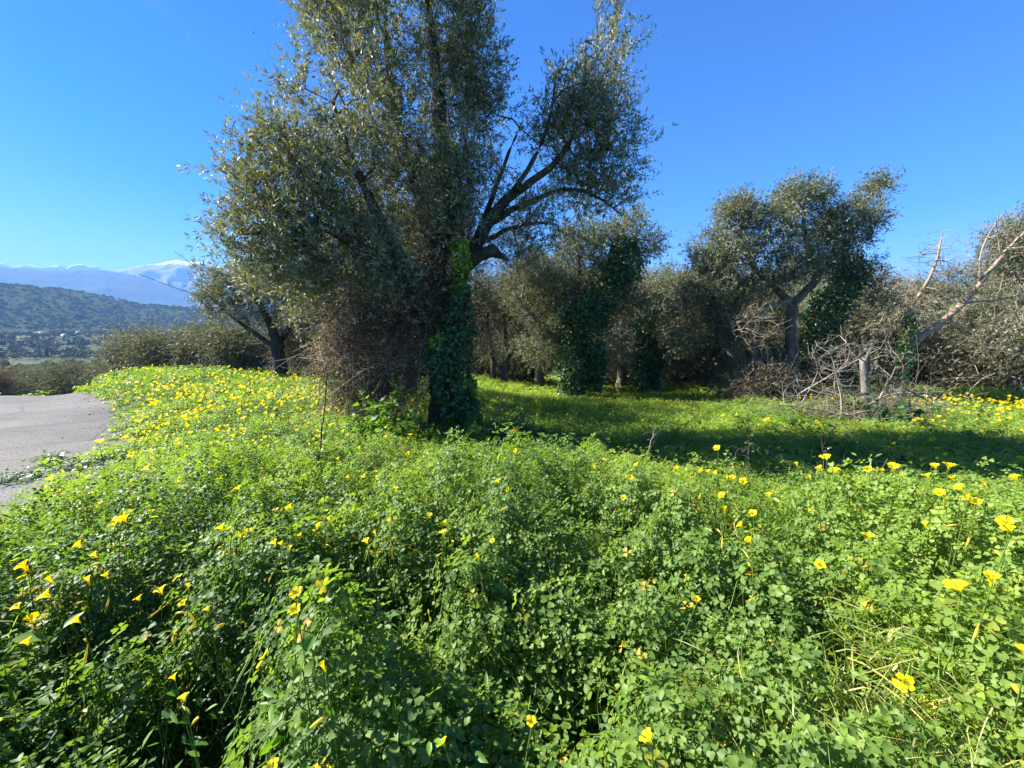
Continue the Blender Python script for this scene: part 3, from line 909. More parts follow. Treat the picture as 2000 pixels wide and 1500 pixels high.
# --- prototype olives for the ground behind
def proto_olive(seed, H, spread, leaf='olive_dry', name='olive_tree', label='', n=420, loc=(0, 0, 0), lean=0.0, bark='bark_grey', leafs=0.072, K=16, sub=4, dens=1.0, low=0.32):
    rg = np.random.default_rng(seed)
    loc = np.array(loc, float)
    fork = loc + np.array([lean * 0.3, 0, H * 0.28])
    limbs = [('trunk', [(loc - np.array([0, 0, 0.15]), H * 0.045), (loc + np.array([lean * 0.1, 0, H * 0.12]), H * 0.033), (fork, H * 0.030), (fork + np.array([lean * 0.2, 0.1, H * 0.3]), H * 0.016), (fork + np.array([lean * 0.4, 0, H * 0.55]), H * 0.006)])]
    lobes = []
    m = 5
    for k in range(m):
        an = k * 2 * math.pi / m + rg.uniform(-.5, .5)
        rr_ = spread * rg.uniform(0.4, 0.66)
        e = loc + np.array([math.cos(an) * rr_ + lean * 0.5, math.sin(an) * rr_, H * rg.uniform(0.50, 0.78)])
        mid = (fork + e) / 2 + np.array([0, 0, -0.04 * H])
        limbs.append(('limb', [(fork, H * 0.020), (mid, H * 0.013), (e, H * 0.005)]))
        lobes.append((e, np.array([spread * 0.46, spread * 0.46, H * 0.20]) * rg.uniform(.8, 1.15), int(n / m * 0.75)))
    lobes.append((loc + np.array([lean * 0.6, 0, H * 0.80]), (spread * 0.45, spread * 0.45, H * 0.22), int(n * 0.25)))
    lobes.append((loc + np.array([lean * 0.4, 0, H * low]), (spread * 0.75, spread * 0.75, H * 0.16), int(n * 0.22)))
    return plant_tree(name, label, 'tree', loc, limbs, lobes, seed + 100, leaf=leaf, bark=bark, sub=sub, L=0.34, K=K, leafL=leafs, leafW=leafs * 0.26, up=0.35, tintc=0.5, step=0.3, tip=0.005, twigr=0.004)

def gz(x, y): return float(ground(x, y))

def place(px, Y, up=0.0):
    x = (px - 1000) / FPX * Y * 1.0 / (math.cos(PITCH)) * 1.0
    # column of the photo to a ground point at depth Y (the eye looks slightly down, so widen by the true ray)
    for _ in range(4):
        z = gz(x, Y)
        d = Y * math.cos(PITCH) - (z - CAM_Z) * math.sin(PITCH) * 1.0
        d = Y * math.cos(PITCH) + (CAM_Z - z) * math.sin(PITCH)
        x = (px - 1000) / FPX * d
    return np.array([x, Y, gz(x, Y)])

# --- left: the dark olive behind the flower slope
p = place(548, 14.0)
Yl = 14.0
def ql(px, py, dy=0.0): return at(px, py, Yl + dy)
plant_tree('olive_tree', 'small dark olive with fanned branches standing behind the flower slope, left of the tallest olive', 'tree', p, [
    ('trunk', [(p - np.array([0, 0, .2]), .3), (ql(545, 700), .22), (ql(535, 650), .15), (ql(510, 600), .09), (ql(480, 550), .04)]),
    ('limb', [(ql(543, 690), .13), (ql(565, 640), .09), (ql(590, 580), .05), (ql(600, 540), .03)]),
    ('limb', [(ql(540, 680), .1), (ql(480, 640), .06), (ql(430, 600), .03)])],
    [(ql(450, 560), (1.1, 1.2, .9), 130), (ql(510, 555), (1.0, 1.2, .75), 130), (ql(570, 560), (1.0, 1.2, .9), 120), (ql(420, 590), (.6, .8, .5), 50), (ql(620, 600), (1.0, 1.2, 1.0), 110), (ql(480, 610), (1.2, 1.2, .5), 70)],
    41, leaf='olive', bark='bark', sub=4, L=.4, K=12, leafL=.11, leafW=.03, up=.3, tintc=.35, step=.3, tip=.006, twigr=.004)

def shrub(name, label, c, r, seed, n=2600, L=0.7, leaf='olive_dry', nleaf=6000, leafsize=0.11, mat='scrubtwig', rad=0.006, group=None, base=None, cat='bush', up=0.7):
    rg = np.random.default_rng(seed)
    k = 5
    blobs = [(np.asarray(c) + rg.normal(0, 0.38, 3) * np.asarray(r), np.asarray(r) * rg.uniform(.5, .8)) for _ in range(k)]
    return thicket(name, label, blobs, seed, n, L, mat, rad, leaf, nleaf, leafsize, 0.2, 'stem', cat, (0, 1), group, up, base)

for i, (px, py, Y, rx, rz, lab) in enumerate([
        (262, 692, 19.5, 1.5, 1.0, 'low rounded grey-green bush at the road end of the hedge behind the flowers'),
        (338, 684, 19.0, 1.6, 1.15, 'tall olive-green bush behind the bright green mound'),
        (412, 686, 18.0, 1.5, 1.1, 'grey-green bush under the small dark olive, beside the green mound'),
        (470, 690, 16.8, 1.3, 0.9, 'brownish twiggy bush at the foot of the small dark olive'),
        (610, 670, 15.5, 1.6, 1.4, 'brown scrubby bush filling the gap between the small dark olive and the bramble thicket')]):
    c = at(px, py, Y)
    shrub('bush', lab, c, (rx, rx, rz), 50 + i, leaf='olive_dry' if i < 4 else 'scrubleaf', nleaf=17000 if i < 4 else 9000, n=1300 if i < 4 else 3000, leafsize=.085, mat='twig', group='bushes behind the flower slope', base=np.array([c[0], c[1], gz(c[0], c[1])]))

# --- centre: ivy-clad olive in the clearing
Yc = 11.2
def qc(px, py, dy=0.0): return at(px, py, Yc + dy)
p = place(1130, Yc)
plant_tree('olive_tree', 'grey olive with its trunk smothered in dark ivy, in the middle of the clearing', 'tree', p, [
    ('trunk', [(p - np.array([0, 0, .2]), .30), (qc(1128, 740), .22), (qc(1130, 680), .18), (qc(1150, 610), .15), (qc(1180, 540), .10), (qc(1200, 470), .05)]),
    ('limb', [(qc(1130, 690), .10), (qc(1080, 660), .07), (qc(1035, 610), .05), (qc(1000, 570), .03)]),
    ('limb', [(qc(1160, 590), .08), (qc(1215, 510), .05), (qc(1250, 450), .03)]),
    ('limb', [(qc(1150, 610), .08), (qc(1130, 530), .05), (qc(1130, 460), .03)])],
    [(qc(1135, 480), (.75, .8, .7), 204), (qc(1215, 450), (.8, .8, .55), 187), (qc(1262, 480), (.45, .6, .45), 85), (qc(1110, 560), (.8, .9, .6), 187), (qc(1190, 540), (.8, .9, .6), 170), (qc(1060, 540), (.6, .7, .6), 102), (qc(1070, 620), (.8, .8, .5), 119), (qc(1230, 600), (.5, .7, .6), 85), (qc(1060, 680, .5), (.9, .8, .6), 120), (qc(1190, 690, .7), (.8, .7, .7), 110), (qc(1030, 600, .4), (.7, .7, .5), 80)],
    61, leaf='olive_dry', clump=.3, bark='bark_grey', sub=4, L=.34, K=12, leafL=.085, leafW=.022, up=.3, tintc=.5, step=.25, tip=.005, twigr=.0035)
climber('ivy', 'dark glossy ivy smothering the trunk in the middle of the clearing', [
    ([qc(1118, 770, -.2), qc(1115, 720, -.3), qc(1120, 660, -.3), qc(1150, 620, -.3), qc(1185, 560, -.2), qc(1200, 500, -.2)], [.34, .38, .42, .6, .5, .35]),
    ([qc(1160, 640, -.4), qc(1120, 600, -.4), qc(1180, 590, -.4)], [.5, .6, .5]), ([qc(1190, 560, -.3), qc(1225, 510, -.3), qc(1215, 470, -.2)], [.5, .55, .3]), ([qc(1160, 760, -.3), qc(1165, 710, -.3), qc(1150, 670, -.3)], [.2, .3, .4])], 62, 3600, .075)
p = place(1262, 13.0)
Yd = 13.0
def qd(px, py, dy=0.0): return at(px, py, Yd + dy)
plant_tree('olive_tree', 'slim olive with two ivy-wrapped stems and a trunk leaning right, behind the clearing', 'tree', p, [
    ('trunk', [(p - np.array([0, 0, .2]), .16), (qd(1258, 700), .13), (qd(1255, 640), .10), (qd(1262, 580), .05)]),
    ('limb', [(place(1278, Yd) - np.array([0, 0, .2]), .17), (qd(1292, 705), .12), (qd(1335, 670), .09), (qd(1370, 640), .06), (qd(1420, 620), .04)]),
    ('limb', [(qd(1300, 690), .06), (qd(1305, 640), .05), (qd(1310, 580), .03)])],
    [(qd(1265, 590), (.7, .8, .7), 136), (qd(1335, 570), (1.0, .9, .8), 238), (qd(1380, 600), (.9, .9, .7), 204), (qd(1320, 630), (.8, .8, .5), 102), (qd(1370, 665, .4), (1.1, .8, .55), 130), (qd(1290, 660, .6), (.9, .7, .6), 90), (qd(1215, 660, .4), (.7, .7, .7), 80)],
    63, leaf='olive_dry', clump=.3, bark='bark_grey', sub=4, L=.34, K=11, leafL=.085, leafW=.022, up=.3, tintc=.55, step=.25, tip=.005, twigr=.0035)
climber('ivy', 'ivy sleeve on the slim leaning olive stems behind the clearing', [
    ([qd(1250, 755, -.2), qd(1250, 700, -.2), qd(1255, 650, -.2), qd(1262, 600, -.2)], [.28, .32, .42, .3]),
    ([qd(1275, 755, -.2), qd(1275, 710, -.2), qd(1262, 660, -.2)], [.15, .25, .35])], 64, 1700, .09)
p = place(985, 14.0)
Ye = 14.0
def qe(px, py, dy=0.0): return at(px, py, Ye + dy)
plant_tree('olive_tree', 'thin dark forked trunk with sparse grey foliage behind the vine column', 'tree', p, [
    ('trunk', [(p - np.array([0, 0, .2]), .15), (qe(985, 725), .12), (qe(998, 695), .11), (qe(986, 660), .09), (qe(984, 610), .06), (qe(990, 560), .03)]),
    ('limb', [(qe(998, 695), .08), (qe(1025, 660), .06), (qe(1045, 600), .03)]),
    ('limb', [(place(966, Ye) - np.array([0, 0, .2]), .11), (qe(960, 690), .08), (qe(950, 620), .05), (qe(955, 560), .03)])],
    [(qe(975, 570), (.9, .9, .9), 187), (qe(1030, 560), (.9, .9, .8), 187), (qe(945, 600), (.7, .8, .8), 102), (qe(1000, 620), (1.0, .9, .6), 102), (qe(960, 680, .5), (1.0, .8, .8), 130), (qe(1050, 670, .5), (1.0, .8, .8), 130)],
    65, leaf='olive_dry', clump=.3, bark='bark', sub=4, L=.36, K=9, leafL=.085, leafW=.022, up=.3, tintc=.55, step=.25, tip=.005, twigr=.004)

# --- right: the broken old olive
Yr = 10.6
def qr(px, py, dy=0.0): return at(px, py, Yr + dy)
p = place(1525, Yr)
plant_tree('olive_tree', 'broad old olive with a thick broken trunk and sawn stumps behind the fallen branches', 'tree', p, [
    ('trunk', [(p - np.array([0, 0, .2]), .42), (qr(1525, 760), .36), (qr(1540, 720), .26), (qr(1545, 680, -.1), .14), (qr(1546, 640, -.1), .12), (qr(1548, 592, -.1), .12)]),
    ('limb', [(qr(1548, 590, -.1), .10), (qr(1515, 568, -.2), .08), (qr(1470, 520, -.1), .05), (qr(1440, 450), .03)]),
    ('limb', [(qr(1550, 592, -.1), .11), (qr(1585, 560, -.1), .09), (qr(1605, 530, .1), .07), (qr(1570, 470, .2), .05), (qr(1570, 400, .2), .03)]),
    ('limb', [(qr(1600, 535, .1), .05), (qr(1650, 480, .2), .04), (qr(1690, 410, .2), .02)]),
    ('limb', [(qr(1525, 730, -.1), .16), (qr(1512, 708, -.5), .12), (qr(1522, 712, -.75), .10)]),
    ('limb', [(qr(1545, 720), .14), (qr(1556, 706, -.35), .09)]),
    ('limb', [(qr(1500, 740), .13), (qr(1470, 690), .10), (qr(1455, 640), .08), (qr(1440, 600), .05), (qr(1420, 560), .03)])],
    [(qr(1437, 425), (.5, .6, .55), 153), (qr(1420, 500), (.75, .8, .7), 204), (qr(1565, 390), (.6, .7, .5), 187), (qr(1500, 460), (.8, .9, .8), 289), (qr(1590, 460), (.8, .9, .7), 255), (qr(1660, 440), (.7, .8, .6), 204), (qr(1698, 385), (.42, .5, .42), 68), (qr(1650, 520), (.7, .8, .55), 170), (qr(1540, 530), (.9, .9, .5), 170), (qr(1420, 570), (.7, .8, .5), 136), (qr(1715, 365), (.3, .3, .2), 23), (qr(1430, 640, .3), (.8, .7, .7), 170), (qr(1350, 590, .6), (.8, .7, .55), 130), (qr(1385, 500, .2), (.55, .6, .6), 90), (qr(1345, 660, .8), (.8, .7, .6), 110), (qr(1700, 560, .6), (.6, .6, .45), 80), (qr(1480, 560, -.3), (.7, .5, .35), 90), (qr(1500, 620, .5), (.6, .6, .5), 110), (qr(1400, 600, .2), (.6, .6, .5), 90), (qr(1590, 650, .9), (.8, .7, .7), 120), (qr(1680, 590, .8), (.8, .7, .5), 100)],
    71, leaf='olive_dry', clump=.3, bark='old_bark', sub=4, L=.32, K=12, leafL=.082, leafW=.021, up=.4, tintc=.5, step=.22, tip=.0045, twigr=.0035)
climber('ivy', 'ivy hanging behind the sawn stumps of the broad old olive', [
    ([qr(1600, 700, .4), qr(1600, 640, .4), qr(1620, 590, .3), qr(1660, 545, .3), qr(1650, 500, .3)], [.4, .5, .55, .5, .3]),
    ([qr(1500, 740, .3), qr(1490, 700, .3), qr(1480, 650, .3)], [.3, .35, .3])], 72, 2300, .10)
rg = np.random.default_rng(73)
def bare(name, label, base, limbs, lobes, seed, bark, cat='tree', step=.16, tip=.0045):
    rg = np.random.default_rng(seed)
    tg = np.concatenate([ball(n, c, r, rg, 0.1) for c, r, n in lobes]) if lobes else np.zeros((0, 3))
    A, r, chains, tips, dirs, n0 = grow(limbs, tg, rg, step, tip)
    root = thing(name, label, cat, base)
    W = wood(A, r, chains, n0)
    if len(tips):
        b = np.repeat(tips, 2, 0); d = unit(np.repeat(dirs, 2, 0) + rg.normal(0, .5, (len(b), 3)) + np.array([0, 0, .2]))
        P = curved(b, d, .22 * rg.uniform(.5, 1.4, len(b)), 3, .3, 0, rg)
        W[0] = join([W[0], strands(P, np.linspace(.0035, .0015, 4)[None].repeat(len(b), 0), 3, rg.uniform(.3, 1, len(b)))])
    for li, (owner, pts) in enumerate(limbs):
        if li in W: part(owner, W[li], M[bark], root, smooth=True)
    return root
bare('dead_branch', 'dead spray of lichen-yellow twigs hanging off the left side of the broad old olive', qr(1480, 620, -.5), [
    ('branch', [(qr(1540, 588, -.3), .05), (qr(1500, 600, -.5), .04), (qr(1478, 625, -.6), .03), (qr(1470, 660, -.6), .015)]),
    ('branch', [(qr(1500, 600, -.5), .03), (qr(1460, 615, -.6), .02), (qr(1430, 640, -.6), .01)])],
    [(qr(1480, 640, -1.0), (.6, .4, .6), 170), (qr(1460, 690, -.5), (.45, .4, .5), 90), (qr(1520, 600, -.4), (.5, .3, .3), 70), (qr(1430, 620, -.4), (.4, .3, .3), 50)], 74, 'lichen', cat='branch')
# scrub round its foot
shrub('bush', 'grey-green scrub around the foot of the broad old olive', qr(1480, 765, -.9), (.8, .6, .5), 75, n=2600, L=.4, leaf='olive_dry', nleaf=6000, leafsize=.05, rad=.004, base=place(1480, Yr - .9))

# --- the bare leaning tree
Yb = 9.2
def qb(px, py, dy=0.0): return at(px, py, Yb + dy)
p = place(1738, Yb)
bare('bare_tree', 'leafless tree with a grey trunk leaning right and tawny bare branches', p, [
    ('trunk', [(p - np.array([0, 0, .2]), .17), (qb(1752, 745), 0.0936), (qb(1768, 700), 0.0864), (qb(1790, 665), 0.0792), (qb(1850, 620), 0.0684), (qb(1895, 580), 0.0576), (qb(1920, 545), 0.0468), (qb(1965, 490), 0.0360), (qb(2010, 445), 0.0252)]),
    ('limb', [(qb(1772, 690), 0.0576), (qb(1773, 640), 0.0468), (qb(1778, 600), 0.0360), (qb(1808, 560), 0.0252), (qb(1830, 510), 0.0158), (qb(1842, 450), 0.0072)]),
    ('limb', [(qb(1778, 602), 0.0252), (qb(1745, 585), 0.0144), (qb(1715, 560), 0.0086), (qb(1705, 535), 0.0043)]),
    ('limb', [(qb(1880, 592), 0.0288), (qb(1930, 588), 0.0216), (qb(1975, 580), 0.0144), (qb(2020, 570), 0.0072)]),
    ('limb', [(qb(1915, 552), 0.0288), (qb(1912, 520), 0.0180), (qb(1918, 480), 0.0108), (qb(1955, 420), 0.0058)]),
    ('limb', [(qb(1955, 500), 0.0216), (qb(1950, 470), 0.0144), (qb(1945, 430), 0.0072)])],
    [(qb(1800, 540), (.85, .6, .7), 90), (qb(1750, 590), (.6, .5, .5), 50), (qb(1830, 490), (.4, .4, .55), 44), (qb(1880, 560), (.6, .5, .5), 50), (qb(1940, 470), (.6, .5, .65), 70), (qb(1990, 560), (.7, .5, .5), 60), (qb(1820, 610), (.8, .5, .35), 50), (qb(1730, 640), (.5, .4, .4), 30)], 81, 'bark_bare')
climber('ivy', 'ivy patch on the grey leaning trunk of the leafless tree', [([qb(1757, 745, -.1), qb(1768, 700, -.15), qb(1775, 650, -.1), qb(1778, 620, -.1)], [.14, .2, .16, .1])], 82, 420, .07)

# --- cut trunk standing like a post
Yp = 6.9
def qp(px, py, dy=0.0): return at(px, py, Yp + dy)
p = place(1692, Yp)
P_ = np.array([p - np.array([0, 0, .15]), qp(1692, 790), qp(1690, 750), qp(1686, 700)])
rg = np.random.default_rng(90)
root = thing('dead_stump', 'straight grey dead trunk sawn off flat, standing like a post among fallen branches', 'stump', p)
Q, rq = subdiv([(P_[0], .078), (P_[1], .070), (P_[2], .062), (P_[3], .057)], .08)
V, F, T = strands(Q[None], rq[None], 14, close=True)
k = np.repeat(np.arange(len(Q)), 14); a = np.tile(np.arange(14), len(Q)); ax = np.repeat(Q, 14, 0)
V = ax + (V - ax) * (1 + .16 * (fbm(a * .9, k * .25, 9, 3) - .5))[:, None]
part('trunk', (V, F, T), M['post'], root)
bb = np.array([qp(1688, 708), qp(1688, 706), qp(1684, 704)]); dd = np.array([[.1, -.2, 1], [.9, -.3, .35], [-.7, -.4, .25]], float)
for k in range(3):
    P = curved(bb[k:k + 1], dd[k:k + 1], np.array([.35]), 4, .2, 0, rg)
    part('branch_stub', strands(P, np.linspace(.014, .004, 5)[None], 5), M['dead'], root)

# --- fallen dead branches in front of it
fallen = [
    ('fallen grey branch arching left from the post foot over the grass', [(1700, 800), (1650, 815), (1600, 800), (1540, 792), (1500, 790)], 7.4, .028, 30),
    ('upright forked dead branch just left of the grey post', [(1635, 845), (1648, 800), (1640, 760), (1632, 720), (1622, 690)], 7.2, .03, 30),
    ('curled dead branch rising between the forked branch and the grey post', [(1640, 800), (1625, 735), (1655, 705), (1668, 680), (1640, 655)], 7.6, .02, 18),
    ('long pale branch lying right of the grey post, tip raised', [(1680, 800), (1730, 770), (1780, 768), (1845, 765)], 7.6, .026, 20),
    ('pale branch curving down at the right end of the fallen pile', [(1770, 760), (1800, 775), (1830, 795)], 7.5, .024, 10),
    ('thick grey branch lying on the grass at the front of the pile', [(1620, 830), (1660, 850), (1700, 880), (1760, 905)], 6.6, .03, 14),
    ('pale branch lying along the ground below the grey post', [(1630, 835), (1690, 838), (1740, 845), (1800, 842)], 6.9, .028, 22),
    ('dead branch leaning from the post foot up to the bare leaning tree', [(1700, 815), (1720, 770), (1740, 740), (1755, 700)], 7.6, .02, 16),
    ('thin fan of dead twigs behind the left end of the fallen pile', [(1560, 800), (1580, 760), (1600, 730), (1590, 690)], 8.0, .02, 30),
    ('dark dead branch sagging from the old olive towards the post', [(1560, 770), (1610, 740), (1670, 705), (1720, 680)], 8.4, .022, 20),
]
for i, (lab, pts, Y, r, nt_) in enumerate(fallen):
    P = [at(px, py, Y - .95 + .12 * math.sin(3 * j + i)) for j, (px, py) in enumerate(pts)]
    for a in P: a[2] = max(a[2], gz(a[0], a[1]) + .03)
    lobes = [(a, (.32, .28, .22), max(4, 3 * nt_ // (2 * len(P)))) for a in P[1:]]
    bare('dead_branch', lab, P[0], [('branch', [(a, .72 * r * (1 - .2 * j)) for j, a in enumerate(P)])], lobes, 200 + i, 'dead', cat='branch', tip=.003)
shrub('brush_heap', 'low heap of thin dead twigs under the fallen branches beside the grey post', at(1640, 825, 6.7), (1.1, .45, .12), 95, n=750, L=.5, leaf='scrubleaf', nleaf=300, leafsize=.03, mat='scrubtwig', rad=.004, base=place(1640, 6.7), cat='brush heap', up=.1)
shrub('brush_heap', 'heap of brown dead twigs between the grey post and the bare leaning tree', at(1745, 805, 7.3), (.8, .45, .2), 96, n=750, L=.5, leaf='scrubleaf', nleaf=300, leafsize=.03, mat='twig', rad=.004, base=place(1740, 7.3), cat='brush heap', up=.2)

# --- right edge and the back of the grove
def scrub_tree(name, lab, px, py, Y, r, seed, **k):
    c = at(px, py, Y)
    return shrub(name, lab, c, r, seed, base=np.array([c[0], c[1], gz(c[0], c[1])]), **k)
G2 = 'scrub at the back of the grove'
for i, (px, py, Y, r, leaf_, nl, n_, lab) in enumerate([
        (1000, 700, 16.5, (2.4, .9, 1.2), 'scrubleaf', 13000, 2600, 'brown scrub closing the grove behind the thin forked trunk'),
        (1190, 700, 17.0, (2.2, .9, 1.2), 'scrubleaf', 13000, 2600, 'brown scrub behind the ivy-smothered trunk of the clearing'),
        (1370, 705, 15.5, (1.9, .8, 1.0), 'scrubleaf', 8000, 3600, 'tawny twiggy scrub right of the leaning slim olive'),
        (1660, 700, 14.5, (2.2, .9, 1.1), 'olive_dry', 15000, 2000, 'dark scrub between the broad old olive and the bare tree'),
        (1800, 705, 13.5, (1.6, .8, .95), 'olive_dry', 15000, 1800, 'olive-green scrub behind the bare leaning trunk'),
        (1915, 705, 12.0, (1.5, .9, 1.0), 'scrubleaf', 15000, 2600, 'brown twiggy scrub right of the bare leaning trunk'),
        (2020, 690, 11.0, (1.1, .9, 1.1), 'olive_dry', 15000, 2400, 'tall grey scrub at the edge of the grove past the bare tree'),
        (850, 690, 17.0, (2.4, .9, 1.4), 'scrubleaf', 12000, 2200, 'brown scrub far behind the tallest olive trunk')]):
    scrub_tree('scrub_bush', lab, px, py, Y, r, 300 + i, leaf=leaf_, nleaf=nl, n=n_, L=.8, leafsize=.10, rad=.006, group=G2, mat='twig')

# the right-edge olive
Yg = 12.5
def qg(px, py, dy=0.0): return at(px, py, Yg + dy)
p = place(1945, Yg)
plant_tree('olive_tree', 'grey olive cut by the picture edge, behind the tawny bare branches', 'tree', p, [
    ('trunk', [(p - np.array([0, 0, .2]), .26), (qg(1940, 730), .2), (qg(1930, 690), .16), (qg(1960, 620), .1), (qg(1990, 540), .06), (qg(2020, 470), .03)]),
    ('limb', [(qg(1930, 690), .1), (qg(1900, 640), .07), (qg(1880, 600), .04)])],
    [(qg(1985, 470), (.6, .8, .7), 130), (qg(2030, 440), (.7, .8, .6), 110), (qg(1990, 510), (.9, 1.0, 1.1), 240), (qg(2060, 500), (1.2, 1.2, 1.3), 272), (qg(1940, 600), (.9, 1., .7), 176), (qg(2000, 620), (1.1, 1., .8), 192), (qg(1890, 640), (.8, .9, .5), 112)],
    401, leaf='olive_dry', clump=.3, bark='bark_grey', sub=4, L=.36, K=12, leafL=.09, leafW=.024, up=.3, tintc=.5, step=.25, tip=.005, twigr=.004)

# the olive hidden behind the tallest one: it shades the clearing
ph_ = place(800, 8.8)
o_ = proto_olive(430, 4.6, 2.0, name='olive_tree', label='olive close behind the tallest olive, glimpsed through its crown and bramble heap', n=520, loc=tuple(ph_), leaf='olive')
ph_ = place(745, 7.4)
proto_olive(431, 4.0, 1.7, name='olive_tree', label='low olive added behind the bramble heap to shade the clearing, mostly hidden', n=460, loc=tuple(ph_), leaf='olive', bark='bark')  # second, mostly unseen olive, added to deepen the shade on the clearing
# copies of three prototypes fill the grove behind
PROT = [proto_olive(501, 4.4, 2.2, label='proto', n=620), proto_olive(502, 4.0, 2.4, label='proto', n=640, lean=.6), proto_olive(503, 4.6, 2.2, label='proto', n=620, leaf='olive')]
grove = [
    (700, 19, 1.1, 0, 'grey olive far back, seen just left of the tallest olive trunk'),
    (790, 21, 1.3, 1, 'olive at the back of the grove, hidden behind the bramble thicket'),
    (930, 18.5, 1.2, 1, 'grey olive behind the vine column, farther than the thin forked trunk'),
    (1040, 20, 1.35, 2, 'olive at the back between the thin forked trunk and the ivy-smothered trunk'),
    (1130, 21, 1.45, 0, 'rounded olive far behind the ivy-smothered trunk'),
    (1290, 18.5, 1.3, 0, 'olive behind the slim leaning olive, under the gap of open sky'),
    (1400, 17, 1.4, 1, 'olive behind the left side of the broad old olive'),
    (1530, 17.5, 1.2, 2, 'olive directly behind the broad old olive trunk'),
    (1650, 18, 1.35, 0, 'dark olive between the broad old olive and the bare tree'),
    (1730, 17.0, 1.1, 2, 'small dark green olive seen through the bare branches'),
    (1830, 17.5, 1.35, 1, 'olive behind the bare tree, right of its upright limb'),
    (1930, 17, 1.3, 0, 'olive behind the tawny end of the bare branches'),
    (2060, 15, 1.2, 1, 'olive just beyond the picture edge past the bare tree'),
    (2250, 13, 1.1, 2, 'olive outside the frame, past the picture edge'),
    (1055, 14, 1.08, 0, 'grey olive between the thin forked trunk and the ivy-smothered trunk, nearer than the rest behind'),
    (1212, 15, 1.1, 2, 'olive just behind the ivy-smothered trunk, leaning over the gap'),
    (1392, 13.6, 1.08, 1, 'olive with spreading limbs just left of the broad old olive'),
    (1645, 14, .95, 2, 'dark olive just right of the broad old olive, behind the brush'),
    (1775, 15.5, .98, 0, 'olive seen through the twigs of the bare leaning tree'),
    (1885, 13.4, .95, 1, 'olive under the tawny leaning trunk of the bare tree'),
    (620, 24, 1.0, 2, 'faint olive farthest back over the flower slope'),
]
rg = np.random.default_rng(510)
used = set()
for i, (px, Y, sc, k, lab) in enumerate(grove):
    p = place(px, Y)
    if k in used:
        copy_tree(PROT[k], p, rg.uniform(0, 6.28), (sc, sc, sc * rg.uniform(.9, 1.08)), lab, 'olives filling the back of the grove')
    else:
        used.add(k); t = PROT[k]; t.location = tuple(p); t.rotation_euler = (0, 0, rg.uniform(0, 6.28)); t.scale = (sc, sc, sc); t['label'] = lab; t['group'] = 'olives filling the back of the grove'

# olives down the slope beyond the road
VP = proto_olive(520, 4.2, 2.1, leaf='olive_dry', label='proto', n=520, low=.25)
vall = [(px, Y, 0) for Y, row in ((29, (-45, 0, 42, 85, 130, 168, 205)), (37, (-20, 30, 72, 112, 150, 190, 228)), (47, (0, 45, 95, 140, 185, 225, 265)), (60, (20, 70, 120, 165, 215, 255, 300))) for px in row]
for i, (px, Y, _) in enumerate(vall):
    p = place(px, Y)
    lab = 'olive in the dark row down the slope beyond the road'
    sc = rg.uniform(.85, 1.15)
    if i == 0:
        VP.location = tuple(p); VP['label'] = lab; VP['group'] = 'olives down the slope beyond the road'
    else:
        copy_tree(VP, p, rg.uniform(0, 6.28), (sc * 1.15, sc * 1.15, sc), lab, 'olives down the slope beyond the road')

# far woods over the plain and the hill's foot
def clumps(P, size, rg, per=26, lf=0.36):
    N = len(P)
    d = unit(rg.normal(0, 1, (N, per, 3))); d[..., 2] = np.abs(d[..., 2])
    pos = P[:, None] + d * size[:, None, None] * np.array([1, 1, .85]) * rg.uniform(.45, 1.0, (N, per, 1))
    n_ = unit(d + rg.normal(0, .45, d.shape)).reshape(-1, 3)
    pos = pos.reshape(-1, 3); a, b = frames(n_)
    an = rg.uniform(0, 6.28, len(pos))[:, None]
    ax = np.cos(an) * a + np.sin(an) * b
    sz = np.repeat(size, per) * lf * rg.uniform(.8, 1.6, len(pos))
    t = np.clip(np.repeat(rg.uniform(0, .9, N), per) + rg.normal(0, .1, len(pos)), 0, .95)
    return leaves(pos - ax * sz[:, None] * .5, ax, n_, sz, sz * 1.1, t, 'broad', .1)
rg = np.random.default_rng(530)
N = 9500
ph = R(1) * rg.uniform(-72, -10, N); r_ = 80 * (900 / 80) ** (rg.uniform(0, 1, N) ** .8)
x = r_ * np.sin(ph); y = r_ * np.cos(ph)
keep = (fbm(x / 38, y / 55, 91, 3) > .33) & (fbm(x / 90, y / 24, 97, 2) > .26)
x, y, r_ = x[keep], y[keep], r_[keep]
s = rg.uniform(1.2, 2.6, len(x)) * np.where(rg.uniform(0, 1, len(x)) < .06, 1.7, 1.0) * (0.8 + r_ / 900)
g = clumps(np.stack([x, y, ground(x, y) + s * .35], 1), s, rg, per=20, lf=.42)
M['far'] = leaf_mat('far_foliage', [(0.0, (0.022, 0.032, 0.014)), (0.5, (0.045, 0.055, 0.025)), (0.8, (0.075, 0.075, 0.038)), (1.0, (0.10, 0.075, 0.05))], trans=.15, rough=.8, spec=.1)
o = obj('far_woods', g[0], g[1], M['far'], tint=g[2]); o['kind'] = 'stuff'
sel = hillV[(hillV[:, 2] > 2)]
I = rg.integers(0, len(sel), 5200)
hp = sel[I] + np.c_[rg.normal(0, 6, (len(I), 2)), np.zeros(len(I))]
s = rg.uniform(1.5, 3.6, len(I))
g = clumps(hp + np.array([0, 0, .6]), s, rg, per=9, lf=.7)
o = obj('hill_shrubbery', g[0], g[1], M['far'], tint=g[2]); o['kind'] = 'stuff'

